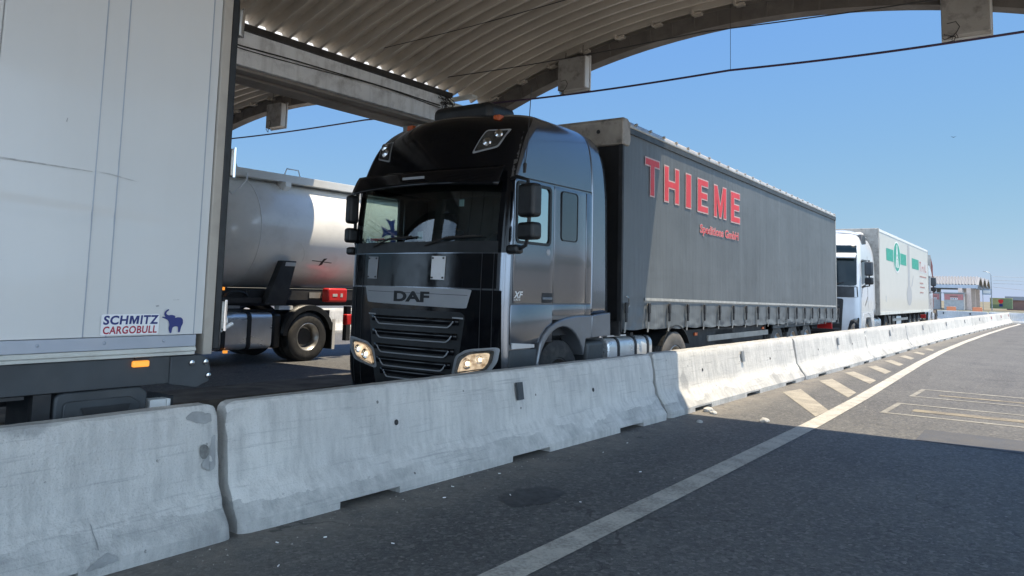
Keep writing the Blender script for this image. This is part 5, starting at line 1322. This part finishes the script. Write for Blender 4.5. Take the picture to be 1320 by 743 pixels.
def booth(x, y, w, lab):
    t = empty('toll_booth', (x,y,0), 0, lab, 'booth', 'booths under the distant canopy')
    MB().box(-w/2,w/2,-.8,.8,0,2.9).build('walls', M['far_wall'], t, bevel=.02)
    MB().box(-w/2-.15,w/2+.15,-1.,1.,2.9,3.05).build('roof', M['far_grey'], t)
    s = MB().box(-w/2+.1,w/2-.1,-.84,-.81,1.75,2.75).build('red_panel', M['faded_red'], t)
    MB().box(-w*.18,w*.18,-.86,-.845,1.8,2.1).build('panel_window', M['white'], s)
    for k in range(4): MB().box(-w*.16+k*w*.085,-w*.16+k*w*.085+w*.05,-.875,-.862,1.86,2.04).build('window_pane', M['chassis'], s)
    MB().box(-w*.2,w*.2,-.86,-.845,2.25,2.45).build('panel_band', M['far_brown'], s)
booth(-17.3,158.2,3.1,'grey booth with red panel and row of small windows under the distant canopy')
booth(-20.6,160.5,1.7,'narrow booth with dark red panel left of the distant columns')
wl = empty('painted_wall', (-9.2,176.,0), R(-14), 'distant wall painted green and yellow with a red emblem', 'wall')
MB().box(-4.2,-2.4,-.15,.15,.3,2.2).build('wall', M['far_yellow'], wl); MB().box(-2.39,-.4,-.15,.15,.3,2.2).build('wall', M['far_green'], wl)
MB().box(-4.2,-2.4,-.155,-.152,.3,1.1).build('painted_band', M['far_green'], wl)
MB().box(-4.2,-.4,-.2,.2,2.205,2.35).build('coping', M['far_yellow'], wl)
flat('emblem', [(-2.75,2.05),(-1.9,2.05),(-1.9,1.6),(-2.15,1.3),(-2.5,1.3),(-2.75,1.6)], M['red'], wl, lambda u, v: (u,-.17,v)); flat('emblem_base', [(-2.6,1.2),(-2.0,1.2),(-2.0,.7),(-2.6,.7)], M['navy'], wl, lambda u, v: (u,-.17,v))
fb = empty('warehouse', (-5.6,190.,0), R(-10), 'distant low brown building with grey roof at the right edge', 'building')
MB().box(-5.2,9,-3,6,0,2.0).build('wall', M['far_brown'], fb); MB().box(-5.4,9.2,-3.3,6.2,2.0,2.75).build('roof', M['far_grey'], fb)
MB().box(-1.6,-1.0,-3.33,-3.31,2.15,2.5).build('wall_sign', M['logo_red'], fb)
lp = empty('street_lamp', (-12.2,166.,0), 0, 'distant grey street lamp with one arm right of the white arches', 'street lamp')
MB().cyl((0,0,0),(0,0,6.4),.10,.06,10).tube([(0,0,6.4),(-.2,0,6.9),(-.8,0,7.1)], .045, 6).build('pole', M['pole'], lp)
MB().box(-1.25,-.75,-.12,.12,7.05,7.17).build('lamp_head', M['pole'], lp, bevel=.03)
for k, (z0, z1, lab) in enumerate(((6.2,6.3,'topmost thin power line right of the street lamp'),(5.55,5.5,'second power line from the top right of the street lamp'),(4.95,5.0,'third power line from the top right of the street lamp'),(4.3,2.9,'lowest power line, dropping to the right of the street lamp'))):
    tag(MB().tube([(-12.,167.,z0),(-4,172.,lerp(z0,z1,.5)-.08),(6.,178.,z1)], .028, 5).build('power_line', M['pole']), lab, 'power line', 'power lines at the right edge')
for (x, y, lab) in ((-13.3,118.,'small orange plastic barrier left of the distant columns'),(-10.4,119.,'small orange plastic barrier right of the distant columns')):
    t = empty('plastic_barrier', (x,y,0), 0, lab, 'plastic barrier', 'orange plastic barriers far away')
    MB().prism([(-.25,0),(.25,0),(.12,.35),(.08,.8),(-.08,.8),(-.12,.35)], -.55, .55, 'x').build('body', M['orange'], t, bevel=.03)
sg = empty('road_sign', (-13.2,170.,0), 0, 'small blue and white sign on posts below the right end of the white arches', 'road sign')
MB().cyl((-.7,0,0),(-.7,0,3.9),.05,n=8).cyl((.7,0,0),(.7,0,3.9),.05,n=8).build('post', M['pole'], sg)
MB().box(-.8,.8,-.12,-.06,2.9,3.9).build('panel', M['sign_blue'], sg); MB().box(-.6,.6,-.135,-.125,3.1,3.7).build('panel_field', M['white'], sg)
bd = bpy.data.objects.new('bird', MB().add([(0,-.18,0),(.03,0,.03),(0,.2,.0),(-.03,0,.03),(0,0,-.03),(.34,.08,.12),(.12,.1,.03),(-.30,.02,.16),(-.12,.1,.03)],
     [(0,1,4),(0,4,3),(0,3,1),(1,2,4),(4,2,3),(3,2,1),(1,5,6),(1,6,2),(3,8,7),(3,2,8)]).mesh('bird', M['chassis'])); col.objects.link(bd)
bd.scale = (.45,.45,.45); bd.location = (-4.78,45.3,10.07); tag(bd, 'tiny dark bird flying in the blue sky', 'bird')

# ------------------------------------------------------------------ light, sky, camera
SUN = Vector((.25,.245,1)).normalized()
el = math.asin(SUN.z); az = math.atan2(SUN.x, SUN.y)      # azimuth clockwise from +Y
w = bpy.data.worlds.new('World'); scene.world = w; w.use_nodes = True; nt = w.node_tree
sky = nt.nodes.new('ShaderNodeTexSky'); sky.sky_type = 'NISHITA'; sky.sun_disc = False; sky.sun_elevation = el; sky.sun_rotation = az
sky.air_density = 1.0; sky.dust_density = .1; sky.ozone_density = 3.0
bg = nt.nodes['Background']; bg.inputs[1].default_value = .1
def wn(typ, **kw):
    nd = nt.nodes.new(typ)
    for k, v in kw.items(): setattr(nd, k, v)
    return nd
def wm(op, a, b=None, c=None, clamp=False):
    m = wn('ShaderNodeMath', operation=op); m.use_clamp = clamp
    for i, v in enumerate((a, b, c)):
        if v is None: continue
        if hasattr(v, 'links'): nt.links.new(v, m.inputs[i])
        else: m.inputs[i].default_value = v
    return m.outputs[0]
sep = wn('ShaderNodeSeparateColor'); nt.links.new(sky.outputs[0], sep.inputs[0])
comb = wn('ShaderNodeCombineColor')            # air clarity: a softer horizon than the bare model
for i, (k, x0, e) in enumerate(((.98,1.94,.66),(2.05,3.22,.43),(3.85,5.45,-.25))):
    p = wm('POWER', wm('DIVIDE', sep.outputs[i], x0), e); nt.links.new(wm('MULTIPLY', p, k), comb.inputs[i])
# bright cloud bank added out of view, behind and right, to lift the shade
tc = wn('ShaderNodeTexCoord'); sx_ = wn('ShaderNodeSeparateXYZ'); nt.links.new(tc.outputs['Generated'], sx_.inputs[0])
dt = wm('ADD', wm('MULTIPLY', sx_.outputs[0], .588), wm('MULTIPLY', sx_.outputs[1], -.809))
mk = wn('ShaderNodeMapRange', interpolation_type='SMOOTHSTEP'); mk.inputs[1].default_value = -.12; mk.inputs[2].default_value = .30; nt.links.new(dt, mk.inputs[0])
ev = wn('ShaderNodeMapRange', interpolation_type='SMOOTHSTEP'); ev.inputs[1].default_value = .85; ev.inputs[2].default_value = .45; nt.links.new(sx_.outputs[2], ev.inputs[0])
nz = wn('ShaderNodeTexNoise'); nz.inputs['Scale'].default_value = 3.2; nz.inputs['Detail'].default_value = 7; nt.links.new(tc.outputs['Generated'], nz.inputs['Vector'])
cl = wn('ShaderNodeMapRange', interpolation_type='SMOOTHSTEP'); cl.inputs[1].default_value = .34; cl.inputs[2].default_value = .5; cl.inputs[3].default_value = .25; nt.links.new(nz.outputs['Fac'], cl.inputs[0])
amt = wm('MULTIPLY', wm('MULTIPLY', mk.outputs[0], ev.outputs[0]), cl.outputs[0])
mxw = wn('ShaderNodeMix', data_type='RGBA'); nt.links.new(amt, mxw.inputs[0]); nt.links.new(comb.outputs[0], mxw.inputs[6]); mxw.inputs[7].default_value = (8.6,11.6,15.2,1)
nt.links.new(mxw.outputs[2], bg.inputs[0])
sl = bpy.data.lights.new('sun', 'SUN'); sl.energy = 3.7; sl.angle = R(.53); sl.color = (1.,.865,.655)
so = bpy.data.objects.new('sun', sl); col.objects.link(so); so.rotation_euler = (-SUN).to_track_quat('-Z','Y').to_euler(); so.location = (20,20,60)

f, cx, cy = 990., 660., 276.
yaw, ph, roll = R(36.1898), math.atan(97/990.), .026
F0 = Vector((-math.sin(yaw), math.cos(yaw), 0)); R0 = Vector((math.cos(yaw), math.sin(yaw), 0)); U0 = Vector((0,0,1))
F = F0*math.cos(ph)+U0*math.sin(ph); U = U0*math.cos(ph)-F0*math.sin(ph)
R2 = R0*math.cos(roll)+U*math.sin(roll); U2 = U*math.cos(roll)-R0*math.sin(roll)
cd = bpy.data.cameras.new('camera'); co = bpy.data.objects.new('camera', cd); col.objects.link(co)
m3 = Matrix((R2, U2, -F)).transposed(); co.matrix_world = Matrix.Translation((0,0,1.6)) @ m3.to_4x4()
cd.sensor_width = 36; cd.lens = 36*f/1320; cd.shift_y = -(371.5-cy)/1320; cd.clip_end = 8000; cd.clip_start = .05
scene.camera = co
vs = scene.view_settings; vs.view_transform = 'Standard'; vs.look = 'None'; vs.exposure = 1.1; vs.gamma = 1; vs.use_curve_mapping = False
scene.cycles.max_bounces = 10; scene.cycles.diffuse_bounces = 6; scene.cycles.transparent_max_bounces = 16
